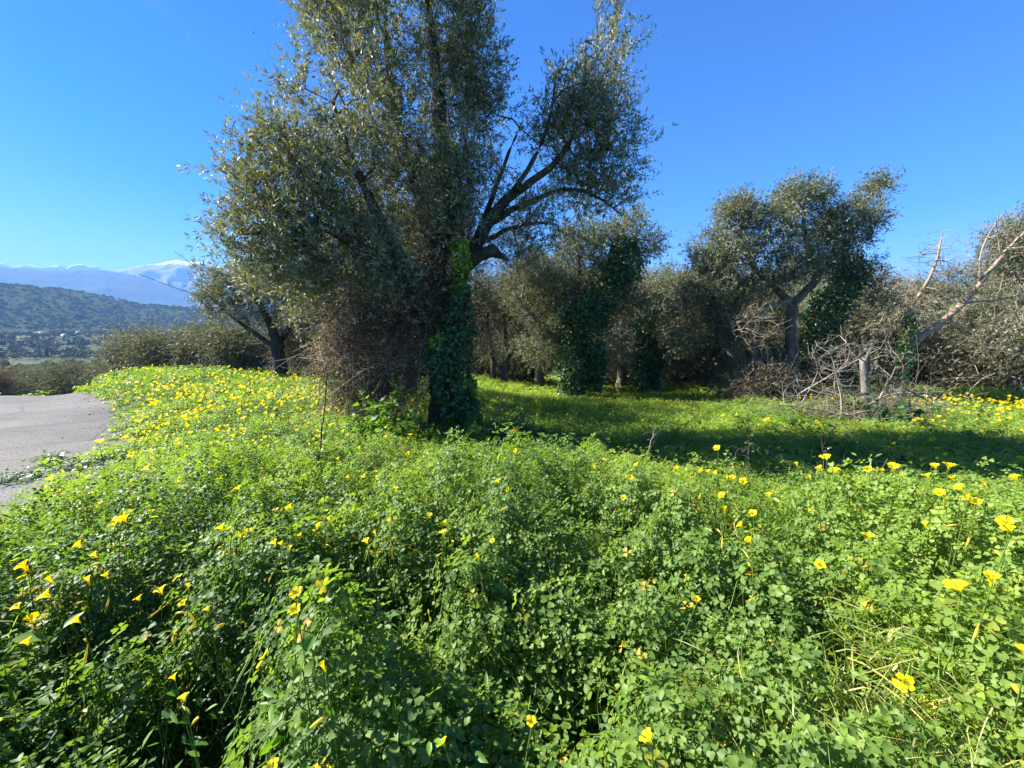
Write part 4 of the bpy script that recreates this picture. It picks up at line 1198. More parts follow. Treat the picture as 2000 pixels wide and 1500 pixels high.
# small far buildings
WALLM = plain_mat('white_render', (.42, .40, .37)); BLUE = plain_mat('blue_sheet', (.16, .24, .32)); ROOFM = plain_mat('pale_roof', (.34, .28, .23)); DARKM = plain_mat('dark_opening', (.03, .03, .035))
def house(name, lab, px, Y, w, d, h, wall, roof, rise=.25, ground_lift=0.0):
    p = place(px, Y); root = thing(name, lab, 'building', p)
    def box(x0, x1, y0, y1, z0, z1):
        V = np.array([(x_, y_, z_) for x_ in (x0, x1) for y_ in (y0, y1) for z_ in (z0, z1)], float)
        return V, np.array([[0, 1, 3, 2], [4, 6, 7, 5], [0, 4, 5, 1], [2, 3, 7, 6], [0, 2, 6, 4], [1, 5, 7, 3]])
    v_, f_ = box(-w / 2, w / 2, -d / 2, d / 2, -1, h)
    o1 = obj('wall', v_, f_, wall); o1.parent = root
    e = .3
    V = np.array([(-w / 2 - e, -d / 2 - e, h + .003), (w / 2 + e, -d / 2 - e, h + .003), (w / 2 + e, d / 2 + e, h + .003), (-w / 2 - e, d / 2 + e, h + .003), (-w / 2 - e, 0, h + rise * d), (w / 2 + e, 0, h + rise * d)], float)
    o2 = obj('roof', V, [np.array([[0, 1, 5, 4], [2, 3, 4, 5], [0, 3, 2, 1]]), np.array([[0, 4, 3], [1, 2, 5]])], roof); o2.parent = root
    for k in range(3):
        xx = -w / 2 + w * (k + .5) / 3
        v_, f_ = box(xx - w * .05, xx + w * .05, -d / 2 - .02, -d / 2 + .1, h * .35, h * .75)
        o3 = obj('window' if k != 1 else 'door', v_, f_, DARKM); o3.parent = root
    return root
house('barn', 'long pale blue sheet-roofed building out on the plain below the hill', 88, 520, 12, 7, 3.6, BLUE, BLUE, .2)
house('greenhouse', 'long low white-roofed shed on the plain in front of the blue building', 82, 440, 11, 5, 2.4, WALLM, WALLM, .2)
house('farm_house', 'small white house on the plain, nearest the olives beyond the road', 128, 400, 5, 4, 3.0, WALLM, ROOFM)
house('farm_house', 'small white house at the left end of the row of far buildings', 38, 500, 5, 4, 3.2, WALLM, ROOFM)
house('farm_house', 'tiny white house between the blue building and the left-end house', 55, 540, 4, 4, 3.4, WALLM, WALLM)
house('farm_house', 'low pale house on the plain, farthest right of the far buildings', 157, 460, 7, 4, 2.6, WALLM, ROOFM)

# ------------------------------------------------------------------ clover carpet
def cnormals(x, y, e=.06):
    z = lambda a, b: ground(a, b) + canopy(a, b)
    dx = (z(x + e, y) - z(x - e, y)) / (2 * e); dy = (z(x, y + e) - z(x, y - e)) / (2 * e)
    return unit(np.stack([-dx, -dy, np.ones_like(dx)], -1))

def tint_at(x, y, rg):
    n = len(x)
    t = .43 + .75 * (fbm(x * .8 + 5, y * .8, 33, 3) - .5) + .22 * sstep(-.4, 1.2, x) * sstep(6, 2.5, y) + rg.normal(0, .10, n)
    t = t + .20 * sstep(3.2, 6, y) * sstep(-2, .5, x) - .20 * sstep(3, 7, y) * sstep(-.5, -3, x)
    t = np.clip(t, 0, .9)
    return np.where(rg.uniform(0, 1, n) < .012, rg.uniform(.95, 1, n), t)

def bare_mask(x, y):
    """trodden earth and deep shade where little grows"""
    m = np.ones(len(x))
    m *= 1 - .75 * np.exp(-(((x - 1.3) / 1.1) ** 2 + ((y - 4.9) / .45) ** 2))
    m *= 1 - .6 * np.exp(-(((x + .9) / .9) ** 2 + ((y - 5.4) / .5) ** 2))
    return m

def carpet(x, y, size, rg, kind, spread=.55):
    C = canopy(x, y); g0 = ground(x, y)
    keep = (C > .045) & (rg.uniform(0, 1, len(x)) < bare_mask(x, y))
    gap = fbm(x * 4.2, y * 4.2, 71, 2)
    keep &= gap > rg.uniform(.20, .40, len(x))
    x, y, size, C, g0 = x[keep], y[keep], size[keep], C[keep], g0[keep]
    u = rg.uniform(0, 1, len(x))
    z = g0 + C * (1 - spread * u ** 1.6) + rg.normal(0, .016, len(x)) + np.where(rg.uniform(0, 1, len(x)) < .10, rg.uniform(0, .07, len(x)), 0)
    n = unit(cnormals(x, y) + rg.normal(0, .50, (len(x), 3)) + .60 * SUNV)
    return np.stack([x, y, z], 1), n, size, tint_at(x, y, rg)

rg = np.random.default_rng(600)
G = []
def sector(n, r0, r1, a0, a1, rg):
    r_ = np.sqrt(rg.uniform(r0 * r0, r1 * r1, n)); a = R(1) * rg.uniform(a0, a1, n)
    return r_ * np.sin(a), r_ * np.cos(a)
LEAF = .0265
for (r0, r1, n, kind) in ((.25, 1.7, 56000, 'heart'), (1.7, 3.6, 118000, 'heart_small')):
    x, y = sector(n, r0, r1, -78, 78, rg)
    size = LEAF * rg.choice([.6, .8, 1.0, 1.25], n, p=[.2, .3, .35, .15]) * rg.uniform(.85, 1.15, n)
    c, nn, s, t = carpet(x, y, size, rg, kind)
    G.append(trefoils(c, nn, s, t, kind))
    if kind == 'heart':
        near_c, near_n = c, nn
n = 175000
r_ = np.exp(rg.uniform(math.log(3.6), math.log(27), n)); a = R(1) * rg.uniform(-68, 68, n)
x, y = r_ * np.sin(a), r_ * np.cos(a)
size = LEAF * 1.22 * (r_ / 3.6) ** .72 * rg.uniform(.65, 1.3, n)
c, nn, s, t = carpet(x, y, size, rg, 'heart_small', .5)
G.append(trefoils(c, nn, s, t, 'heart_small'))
g = join(G)
o = obj('clover_carpet', g[0], g[1], M['clover'], tint=g[2]); o['kind'] = 'stuff'

# other small weeds mixed into the clover: narrow and oval leaves in patches
n = 60000
x, y = sector(n, .3, 5.5, -75, 75, rg)
m = (fbm(x * 1.7 + 20, y * 1.7, 83, 3) > .55) & (road_side(x, y) > .1)
x, y = x[m], y[m]; n = len(x)
C = canopy(x, y)
pos = np.stack([x, y, ground(x, y) + C * rg.uniform(.75, 1.08, n)], 1)
ax = unit(rg.normal(0, 1, (n, 3)) * np.array([1, 1, .45]) + np.array([0, 0, .25]))
nn = unit(np.array([0, 0, 1.]) + rg.normal(0, .5, (n, 3)) + .4 * SUNV)
sz = rg.uniform(.012, .036, n)
g = leaves(pos, ax, nn, sz, sz * rg.uniform(.25, .5, n), rg.uniform(0, .9, n), 'broad')
o = obj('weed_cover', g[0], g[1], M['mallow'], tint=g[2]); o['kind'] = 'stuff'

# leaf stalks and grass in the near growth
k = rg.integers(0, len(near_c), 15000)
tip_ = near_c[k]
d = unit(-near_n[k] * .4 + np.array([0, 0, -1]) + rg.normal(0, .35, (len(k), 3)))
P = curved(tip_, d, rg.uniform(.10, .28, len(k)), 3, .25, 0, rg)
g = strands(P, np.full((len(k), 4), .0011), 3, rg.uniform(0, 1, len(k)))
o = obj('leaf_stalks', g[0], g[1], M['stalk'], tint=g[2]); o['kind'] = 'stuff'

def blades(x, y, L, W, rg, lean=.6, tint=None, lift=.3):
    z = ground(x, y) + canopy(x, y) * lift
    n = len(x)
    d = unit(rg.normal(0, lean, (n, 3)) * np.array([1, 1, .2]) + np.array([0, 0, 1.0]))
    P = curved(np.stack([x, y, z], 1), d, L, 5, .35, .45, rg)
    side = unit(np.cross(d, rg.normal(0, 1, (n, 3))))
    w = W[:, None] * np.array([1, .95, .85, .65, .4, .05])[None]
    V = np.stack([P - side[:, None] * w[..., None], P + side[:, None] * w[..., None]], 2)
    idx = np.arange(n * 12).reshape(n, 6, 2)
    F = np.stack([idx[:, :-1, 0], idx[:, :-1, 1], idx[:, 1:, 1], idx[:, 1:, 0]], -1).reshape(-1, 4)
    t = np.repeat(tint if tint is not None else rg.uniform(0, .8, n), 12)
    return V.reshape(-1, 3), [F], t
G = []
x, y = sector(9500, .35, 3.6, -72, 72, rg)
m = (fbm(x * 1.3, y * 1.3, 55, 3) + .25 * sstep(.1, .9, x) * sstep(2.2, .7, y)) > .52
m &= road_side(x, y) > .2
x, y = x[m], y[m]
G.append(blades(x, y, rg.uniform(.12, .38, len(x)), rg.uniform(.0012, .0028, len(x)), rg, tint=np.where(rg.uniform(0, 1, len(x)) < .12, 1., rg.uniform(.2, .9, len(x))), lift=.55))
# dense fine grass tufts in the lower corner
for (px, py, n_, sp) in ((1560, 1430, 260, .09), (1660, 1380, 220, .08), (1850, 1330, 260, .10), (1750, 1460, 300, .10), (1930, 1420, 240, .1), (1480, 1300, 120, .08), (1700, 1250, 140, .1), (1950, 1230, 150, .1)):
    p = hitc(px, py); xx = p[0] + rg.normal(0, sp, n_); yy = p[1] + rg.normal(0, sp, n_)
    G.append(blades(xx, yy, rg.uniform(.08, .24, n_), rg.uniform(.0009, .002, n_), rg, .9, np.where(rg.uniform(0, 1, n_) < .2, 1., rg.uniform(.3, .85, n_)), .8))
# taller tussocks along the crest of the bank
for _ in range(120):
    a, b = rg.uniform(.2, 4.2), rg.uniform(1.5, 2.9); n_ = int(rg.integers(6, 18))
    G.append(blades(a + rg.normal(0, .06, n_), b + rg.normal(0, .06, n_), rg.uniform(.12, .32, n_), rg.uniform(.0012, .0026, n_), rg, .55, np.where(rg.uniform(0, 1, n_) < .25, 1., rg.uniform(.2, .85, n_)), .6))
# mown-looking short grass across the clearing and along the road edge
x, y = sector(26000, 4.2, 17, -62, 58, rg)
m = (road_side(x, y) > .05) & (fbm(x * .8, y * .8, 58, 3) > .46)
x, y = x[m], y[m]
G.append(blades(x, y, rg.uniform(.07, .20, len(x)) * (1 + .03 * y), rg.uniform(.002, .004, len(x)) * (.6 + .12 * y), rg, .5, rg.uniform(.2, .8, len(x)), .6))
cx, cy_ = sector(800, 3.4, 10, -18, 55, rg)
for a, b in zip(cx, cy_):
    n_ = int(rg.integers(12, 34)); L_ = rg.uniform(.14, .34)
    G.append(blades(a + rg.normal(0, .09, n_), b + rg.normal(0, .09, n_), L_ * rg.uniform(.6, 1.2, n_), rg.uniform(.0025, .005, n_), rg, .6, rg.uniform(.0, .75, n_), .6))
g = join(G)
o = obj('grass', g[0], g[1], M['grass'], tint=g[2]); o['kind'] = 'stuff'

# grit along the broken edge of the road
rg = np.random.default_rng(640)
k = rg.integers(15, 150, 5200)
T_ = unit(np.gradient(edge, axis=0)); N_ = np.stack([-T_[:, 1], T_[:, 0]], 1)
off = rg.exponential(.16, len(k)) - .16
xy = edge[k] + N_[k] * off[:, None] + rg.normal(0, .12, (len(k), 2))
sz = rg.exponential(.0035, len(k)) + .002
zz = ground(xy[:, 0], xy[:, 1]) + .03 + .01
oct_ = np.array([[1, 0, 0], [0, 1, 0], [-1, 0, 0], [0, -1, 0], [0, 0, .7], [0, 0, -.7]], float)
V = np.c_[xy, zz][:, None] + oct_[None] * sz[:, None, None] * rg.uniform(.6, 1.4, (len(k), 6, 1))
F = np.array([[0, 1, 4], [1, 2, 4], [2, 3, 4], [3, 0, 4], [1, 0, 5], [2, 1, 5], [3, 2, 5], [0, 3, 5]])
o = obj('gravel', V.reshape(-1, 3), [(np.arange(len(k)) * 6)[:, None, None].repeat(8, 1).reshape(-1, 8, 1).repeat(3, 2).reshape(-1, 3) + np.tile(F, (len(k), 1))], strand_mat('grit', [(0, (.13, .115, .10)), (1, (.30, .265, .235))]), tint=np.repeat(rg.uniform(0, 1, len(k)), 6)); o['kind'] = 'stuff'

# ------------------------------------------------------------------ yellow flowers
def corolla(rg, near=True, R_=.0155, D=.018):
    """five petals flaring from a tube, axis +Z, throat at the origin"""
    G = []
    th = np.linspace(0, 1, 5 if near else 3)
    for k in range(5):
        a0 = k * 2 * math.pi / 5
        prof_r = .0022 + (R_ - .0022) * th ** 1.9; prof_z = D * (1 - (1 - th) ** 1.6)
        wd = (.25 + .75 * np.sin(np.clip(th, 0, .95) * math.pi * .66)) * .62
        ca = rg.uniform(-.13, .13)
        cols = []
        for s_ in ((-1, 0, 1) if near else (-1, 1)):
            an = a0 + ca + s_ * wd * .85
            rr_ = prof_r * (1.0 if s_ == 0 else .86) * (1 + .12 * math.sin(k * 2.1 + ca * 40))
            zz = prof_z + (0 if s_ == 0 else .0016) * th
            cols.append(np.stack([rr_ * np.cos(an), rr_ * np.sin(an), zz], 1))
        c = np.stack(cols, 1); n, m = c.shape[:2]
        idx = np.arange(n * m).reshape(n, m)
        F = np.stack([idx[:-1, :-1], idx[:-1, 1:], idx[1:, 1:], idx[1:, :-1]], -1).reshape(-1, 4)
        G.append((c.reshape(-1, 3), [F], np.full(n * m, rg.uniform(0, 1))))
    return join(G)

def rot_to(axis):
    a, b = frames(axis[None]); return np.stack([a[0], b[0], unit(axis)], 1)

rg = np.random.default_rng(700)
COR = [corolla(rg, True, a, b) for a, b in ((.0155, .018), (.0145, .017), (.0165, .014), (.011, .021), (.0075, .022), (.015, .016))]
CORM = []
for v_, f_, t_ in COR:
    o = obj('corolla', v_, f_, M['petal'], tint=t_); CORM.append(o.data); bpy.data.objects.remove(o)
SMALL = corolla(rg, False)

named = {
    (1767, 1335): 'largest yellow flower, wide open, low over the grass in the near corner',
    (1866, 1140): 'wide open yellow flower on a tall straight stalk above the pale grass',
    (1936, 1128): 'yellow flower turned sideways on the tallest stalk beside the picture edge',
    (625, 1290): 'bell-shaped yellow flower alone over dark clover in the lower middle',
    (332, 1312): 'nodding yellow flower over dark clover, below the pair of blooms on the slope',
    (45, 1248): 'yellow flower beside the broad pale leaves at the picture edge',
    (930, 1082): 'lower of two yellow flowers on tall stalks in the middle of the clover',
    (958, 1052): 'upper of two yellow flowers on tall stalks in the middle of the clover',
    (1035, 1402): 'half closed yellow flower in the clover at the bottom edge',
    (855, 1435): 'ragged yellow flower low at the bottom edge',
    (1255, 1428): 'orange-yellow fading flower beside the grass tuft at the bottom edge',
    (525, 1490): 'yellow flower cut by the bottom edge',
    (1697, 1040): 'yellow flower alone beside the dead twig in the clover',
    (1360, 1168): 'small yellow flower sunk in bright clover, below the group of five',
    (265, 1163): 'yellow trumpet flower left of a close pair on the slope',
    (352, 1172): 'yellow flower just below a close pair on the slope',
    (365, 1137): 'close pair of blooms, the upper one, on the shaded clover slope',
    (203, 1120): 'bright yellow flower in the clover beside the dark gap by the road',
    (1320, 912): 'yellow flower at the crest of the bank, left of a cluster of four',
    (1160, 912): 'yellow flower alone at the crest of the bank against the dark hollow',
}
extra_px = [(355, 1350), (400, 1180), (170, 1130), (50, 1110), (40, 1120), (95, 1130), (135, 1212), (140, 1208), (575, 1150), (570, 1185), (755, 1010), (730, 1037), (1805, 1020), (1835, 960), (1408, 965), (1415, 990), (1470, 1000),
            (1440, 1020), (1460, 1052), (1365, 913), (1380, 915), (1395, 922), (1400, 875), (1240, 905), (1232, 930), (1217, 970), (970, 935), (990, 955), (1005, 880), (838, 1000), (640, 1010), (560, 985), (487, 1030), (445, 1030),
            (530, 1055), (545, 1057), (1830, 895), (1825, 905), (1855, 905), (1745, 910), (1695, 915), (1722, 917), (1630, 915), (1600, 913), (1612, 890), (1885, 970), (1870, 948), (1965, 1027), (1920, 940), (1980, 930), (1995, 1262),
            (1600, 1100), (1500, 965), (1430, 930), (1555, 905), (1580, 930), (25, 1180), (60, 1205), (85, 1160), (230, 1012), (220, 1018), (240, 1010), (150, 1062), (180, 1080), (310, 1150)]
heads = []
for (px, py), lab in named.items(): heads.append((px, py, lab))
for px, py in extra_px: heads.append((px, py, None))

def zone_label(p):
    x, y = p[0], p[1]
    if x < -0.2:
        if y < 2.2: return 'yellow flower among the near clover of the sunny slope below the road', 'flowers in the near clover of the slope'
        if y < 5: return 'yellow flower in the dense middle band of the sunny slope beside the road', 'flowers in the middle band of the slope'
        return 'yellow flower far up the sunny slope towards the bushes', 'flowers far up the slope'
    if x > 4 and y > 6: return 'yellow flower in the bright patch behind the shade, below the bare tree', 'flowers in the bright patch'
    if y < 2.3: return 'yellow flower standing over the near clover bank', 'flowers over the near clover bank'
    return 'yellow flower in the shaded hollow behind the clover bank', 'flowers in the shaded hollow'

def face_dir(rg):
    return unit(SUNV * 1.0 + np.array([0.1, -0.15, .75]) + rg.normal(0, .38, 3))

pos_list = []
for px, py, lab in heads:
    h = rg.uniform(.07, .14)
    p = hitc(px, py, h)
    pos_list.append((p, h, lab))
for k_ in range(len(pos_list)):
    if rg.uniform() < .22 and pos_list[k_][2] is None:
        for _ in range(int(rg.integers(1, 3))):
            p_, h_, _l = pos_list[k_]
            pos_list.append((p_ + np.array([*rg.normal(0, .03, 2), rg.uniform(-.04, .012)]), h_, None))
# random ones over the slope and the patch
def scatter(n, x0, x1, y0, y1, prob):
    out = []
    x = rg.uniform(x0, x1, n); y = rg.uniform(y0, y1, n)
    keep = (rg.uniform(0, 1, n) < prob(x, y)) & (road_side(x, y) > .35)
    for a, b in zip(x[keep], y[keep]):
        h = rg.uniform(.03, .12)
        out.append((np.array([a, b, float(ground(a, b) + canopy(a, b)) + h]), h, None))
    return out
def slope_prob(x, y):
    c = fbm(x * .9, y * .9, 61, 3)
    phi = np.degrees(np.arctan2(x, y))
    pr = sstep(.36, .58, c) * .95 + .2
    pr = pr * sstep(-8, -22, phi) * (.14 + .86 * sstep(1.2, 2.5, y)) * (1 - .72 * sstep(4, 11, y)) * .78 * sstep(22, 15, np.hypot(x, y))
    pr = pr * (1 - .9 * np.exp(-(((x + 12.2) / 2.0) ** 2 + ((y - 13.4) / 1.2) ** 2)))
    return pr
pos_list += scatter(8200, -16, -.4, .8, 17, slope_prob)
pos_list += scatter(1500, 5.5, 13, 5.6, 10.5, lambda x, y: np.exp(-(((x - 9.6) / 2.6) ** 2 + ((y - 8.0) / 1.1) ** 2)) * sstep(.3, .5, fbm(x, y, 62, 2)) * 1.2)
pos_list += scatter(300, 1.8, 8.5, 2.0, 6, lambda x, y: .45 * sstep(1.5, 4, x))
pos_list += scatter(500, -.5, 6, 6.5, 14, lambda x, y: .13 * sstep(.5, .62, fbm(x * .5, y * .5, 63, 2)))
print('flowers', len(pos_list))
dist = np.array([np.linalg.norm(p - np.array([0, 0, CAM_Z])) for p, h, l in pos_list])
def inframe(p):
    d = p - np.array([0, 0, CAM_Z]); c, s_ = math.cos(PITCH), math.sin(PITCH)
    z = d[1] * c - d[2] * s_; yv = d[1] * s_ + d[2] * c
    return z > .1 and abs(d[0] / z) < 1.34 and abs(yv / z) < 1.0
infr = np.array([inframe(p) for p, h, l in pos_list])
order = np.argsort(np.where(infr, 0, 1000) + dist - np.array([50 if l else 0 for _, _, l in pos_list]))
NIND = 290
stuffG, stuffS = [], []
for rank, i in enumerate(order):
    p, h, lab = pos_list[i]
    ax = face_dir(rg); sc = rg.uniform(.8, 1.2) * (1.25 if lab and lab.startswith(('largest', 'wide', 'yellow flower turned')) else float(np.interp(dist[i], [1.1, 1.7, 2.6, 4.5], [.66, .95, 1.1, 1.25])))
    foot = np.array([p[0] + rg.normal(0, .035), p[1] + rg.normal(0, .035), float(ground(p[0], p[1])) + .02])
    if rank < NIND:
        zl, zg = zone_label(p)
        root = thing('sorrel_flower', lab or zl, 'flower', foot, None if lab else zg)
        co = bpy.data.objects.new('corolla', CORM[int(rg.integers(6))]); COL.objects.link(co); co.parent = root
        Mx = rot_to(ax)
        from mathutils import Matrix
        thr = p - ax * .018
        m4 = Matrix([[*(Mx[0] * sc), thr[0] - foot[0]], [*(Mx[1] * sc), thr[1] - foot[1]], [*(Mx[2] * sc), thr[2] - foot[2]], [0, 0, 0, 1]])
        co.matrix_local = m4
        s_ = np.linspace(0, 1, 8)[:, None]
        cpt = np.array([foot[0] * .5 + thr[0] * .5, foot[1] * .5 + thr[1] * .5, thr[2] + .01]) + np.r_[rg.normal(0, .01, 2), 0]
        P = ((1 - s_) ** 2 * foot + 2 * s_ * (1 - s_) * (cpt * .6 + foot * .4) + s_ * s_ * thr)[None]
        part('stem', strands(P, np.linspace(.0017, .0011, 8)[None], 4, .5), M['stalk'], root)
        if rank < 90:
            nb = int(rg.integers(0, 3))
            for _ in range(nb):
                b0_ = P[0, 6][None]; bd = unit(rg.normal(0, .7, (1, 3)) + np.array([0, 0, .2]))
                Pb = curved(b0_, bd, np.array([.03]), 4, .3, .5, rg)
                part('bud', strands(Pb, np.array([[.0008, .0009, .0024, .0026, .0006]]), 5, 1.0), M['bud'] if 'bud' in M else M.setdefault('bud', leaf_mat('flower_bud', [(0., (.30, .34, .06)), (1., (.52, .46, .05))], trans=.4)), root)
    else:
        v_, f_, t_ = SMALL
        k = sc * (1.32 + .02 * dist[i])
        stuffG.append((p - ax * .02 + (v_ * k) @ rot_to(ax).T, f_, t_))
        stuffS.append((foot, p - ax * .02))
g = join(stuffG)
fS = np.array([a for a, b in stuffS]); tS = np.array([b for a, b in stuffS])
st = strands(np.stack([fS * .5 + tS * .5, fS * .2 + tS * .8, tS], 1), np.full((len(fS), 3), .0016), 3)
v_, f_, t_ = join([g, st])
ng = sum(len(a) for a in g[1])
o = obj('flower_drift', v_, f_, None, tint=t_, mats=[M['petal'], M['stalk']], midx=np.r_[np.zeros(ng), np.ones(sum(len(a) for a in f_) - ng)]); o['kind'] = 'stuff'

# ------------------------------------------------------------------ single plants, canes and twigs near the viewer
def leafy_plant(name, label, px, py, seed, H=.35, n=70, size=.06, spread=.22, leaf='mallow', kind='ivy', stems=7, cat='plant', p=None, tint=(0, 1), axisup=.2):
    rg = np.random.default_rng(seed)
    if p is None: p = hitc(px, py, 0)
    b = np.array([p[0], p[1], gz(p[0], p[1])]); Hc = float(canopy(p[0], p[1])) + H
    root = thing(name, label, cat, b)
    ends = b + np.c_[rg.normal(0, spread, (stems, 2)), rg.uniform(.55, 1.0, stems) * Hc]
    P = curved(np.repeat(b[None], stems, 0), ends - b, np.linalg.norm(ends - b, axis=1), 6, .12, 0, rg)
    for k in range(stems):
        part('stem', strands(P[k:k + 1], np.linspace(.004, .002, 7)[None], 5, .4), M['stalk'], root)
    j = rg.integers(0, stems, n); s_ = np.clip(rg.beta(3, 1.2, n), .15, 1) * 5.99
    i0 = s_.astype(int); fr = (s_ - i0)[:, None]
    base_ = P[j, i0] * (1 - fr) + P[j, i0 + 1] * fr
    out = unit(rg.normal(0, 1, (n, 3)) * np.array([1, 1, .4]) + np.array([0, 0, axisup]))
    pet = rg.uniform(.02, .07, n)[:, None]
    tip_ = base_ + out * pet
    sz = size * rg.uniform(.55, 1.25, n)
    lv = leaves(tip_, unit(out + np.array([0, 0, -.25])), unit(np.array([0, 0, 1.]) + rg.normal(0, .4, (n, 3)) + .3 * SUNV), sz, sz * (.95 if kind == 'ivy' else .55), rg.uniform(tint[0], tint[1], n), kind)
    ps = strands(np.stack([base_, (base_ + tip_) / 2 + np.array([0, 0, .006]), tip_], 1), np.full((n, 3), .0012), 3, .4)
    part('foliage', join([lv, ps]), M[leaf], root)
    return root

leafy_plant('mallow', 'bright green mallow plant, the taller, in front of the bramble thicket', 730, 835, 801, H=.50, n=300, size=.07, spread=.24, p=np.array([at(728, 830, 3.9)[0], 3.9, 0]))
leafy_plant('mallow', 'bright green mallow between the bramble thicket and the vine column', 800, 850, 802, H=.36, n=300, size=.065, spread=.28, p=np.array([at(800, 830, 3.9)[0], 3.9, 0]))
leafy_plant('mallow', 'low bright mallow in the clover under the taller mallow', 700, 900, 803, H=.2, n=220, size=.055, spread=.3, p=np.array([at(690, 880, 3.2)[0], 3.2, 0]))
leafy_plant('leafy_plant', 'spreading dark-leaved plant at the foot of the vine column', 880, 860, 804, H=.34, n=420, size=.055, spread=.36, p=np.array([at(885, 860, 4.3)[0], 4.3, 0]), leaf='mallow', tint=(0, .5))
leafy_plant('bean_plant', 'broad pale bean-like leaves at the picture edge near the bottom', 60, 1345, 805, H=.10, n=60, size=.055, spread=.11, kind='broad', stems=9)
leafy_plant('bean_plant', 'broad leaves in the dark gap beside the road end of the clover', 20, 1225, 806, H=.06, n=22, size=.045, spread=.08, kind='broad', stems=4)
leafy_plant('bean_plant', 'grey veined broad leaves low in the clover near the bottom corner', 235, 1410, 807, H=.03, n=26, size=.055, spread=.08, kind='broad', stems=4, leaf='ivy', tint=(.6, .95))
leafy_plant('nightshade', 'broad heart-leaved plant in the dark dip of the near clover', 1690, 1110, 808, H=.05, n=30, size=.05, spread=.12, kind='ivy', stems=5, leaf='mallow', tint=(0, .4))
leafy_plant('nightshade', 'single upright broad-leaved shoot by the bottom edge', 1258, 1390, 809, H=.09, n=7, size=.045, spread=.02, kind='broad', stems=1, leaf='mallow', tint=(.2, .5))
leafy_plant('leafy_plant', 'low bright green leafy weeds along the road edge', 130, 905, 810, H=.05, n=420, size=.035, spread=.3, stems=10)
leafy_plant('leafy_plant', 'dark leafy clump spilling onto the road', 100, 925, 811, H=.06, n=460, size=.034, spread=.3, stems=10, leaf='ivy', tint=(.5, .95))
leafy_plant('leafy_plant', 'dark leafy bush in the shade in front of the bright flower patch', 1745, 850, 812, H=.45, n=240, size=.10, spread=.35, stems=12, leaf='ivy', p=np.array([at(1745, 850, 6.1)[0], 6.1, 0]), tint=(.2, .8))
leafy_plant('leafy_plant', 'pale sprawling weed in the sun left of the fallen branches', 1500, 830, 813, H=.22, n=260, size=.05, spread=.55, stems=14, leaf='mallow', p=np.array([at(1500, 830, 6.3)[0], 6.3, 0]), tint=(.0, .6))

# feathery fennel
rg = np.random.default_rng(820)
p = np.array([at(1010, 850, 4.2)[0], 4.2, 0]); p[2] = gz(p[0], p[1])
root = thing('fennel', 'soft feathery green fennel clump right of the vine column foot', 'plant', p)
N = 60
b = p + np.c_[rg.normal(0, .12, (N, 2)), np.zeros(N)]
P = curved(b, unit(rg.normal(0, .5, (N, 3)) * np.array([1, 1, .2]) + np.array([0, 0, 1])), rg.uniform(.25, .5, N), 6, .2, .15, rg)
part('stem', strands(P, np.linspace(.003, .001, 7)[None].repeat(N, 0), 4, .3), M['stalk'], root)['kind'] = 'stuff'
n = 7000
j = rg.integers(0, N, n); k = rg.integers(2, 7, n)
P2 = curved(P[j, k] + rg.normal(0, .015, (n, 3)), rg.normal(0, 1, (n, 3)) + np.array([0, 0, .4]), rg.uniform(.03, .10, n), 3, .4, .1, rg)
part('frond', strands(P2, np.full((n, 4), .0009), 3, rg.uniform(0, 1, n)), M['fennel'], root)

# bramble canes and dry twigs standing in the clover
def cane(label, pts, Y, r, seed, tuft=None, leafn=0, mat='cane', cat='twig', name='bramble_cane', size=.035):
    rg = np.random.default_rng(seed)
    P = [at(px, py, y_) for (px, py), y_ in zip(pts, Y)]
    Q = resample(np.array(P), 22)
    Q[1:-1] += rg.normal(0, .004, Q[1:-1].shape)
    root = thing(name, label, cat, Q[0])
    part('stem', strands(Q[None], np.linspace(r, r * .45, 22)[None], 6), M[mat], root)
    ns = 4
    k = rg.integers(6, 20, ns)
    Ps = curved(Q[k], unit(rg.normal(0, 1, (ns, 3)) + np.array([0, 0, .5])), rg.uniform(.06, .2, ns), 4, .3, 0, rg)
    for i_ in range(ns):
        part('side_twig', strands(Ps[i_:i_ + 1], np.linspace(r * .5, r * .2, 5)[None], 4), M[mat], root)
    if leafn:
        t = rg.choice(len(tuft), leafn) if tuft is not None else None
        base_ = np.array([Q[tuft[i]] for i in t]) if tuft is not None else Q[rg.integers(5, 22, leafn)]
        o_ = unit(rg.normal(0, 1, (leafn, 3)))
        sz = size * rg.uniform(.6, 1.2, leafn)
        part('foliage', leaves(base_ + o_ * rg.uniform(.01, .055, leafn)[:, None], o_ + np.array([0, 0, -.2]), unit(rg.normal(0, .5, (leafn, 3)) + np.array([0, 0, 1])), sz, sz * .6, rg.uniform(.5, .95, leafn), 'broad'), M['ivy'], root)
    return root
cane('tall dark bramble cane with leaf tufts standing in the flower slope', [(606, 1010), (618, 930), (628, 850), (636, 760), (640, 728)], [2.6, 2.65, 2.7, 2.75, 2.75], .007, 831, [21, 20, 8, 9, 2], 46)
cane('thin dark bramble cane arching off the left of the tall cane', [(615, 905), (590, 860), (560, 825), (540, 800)], [2.65, 2.7, 2.8, 2.9], .004, 832, [19, 20, 21], 24)
cane('short dark cane in the clover left of the tall cane base', [(596, 1030), (594, 985), (592, 950)], [2.4, 2.42, 2.45], .004, 833)
cane('long dark bramble stem trailing low across the clover slope', [(430, 915), (500, 960), (560, 1000), (620, 1020)], [2.5, 2.4, 2.3, 2.25], .0035, 834, None, 14)
cane('pale dry stalk leaning beside the vine column', [(812, 800), (828, 750), (842, 710)], [4.3, 4.35, 4.4], .006, 835, mat='dead')
cane('thin pale dry stalk leaning at the edge of the clearing', [(960, 830), (978, 790), (990, 730), (992, 700)], [4.9, 5, 5.1, 5.2], .006, 836, mat='dead')
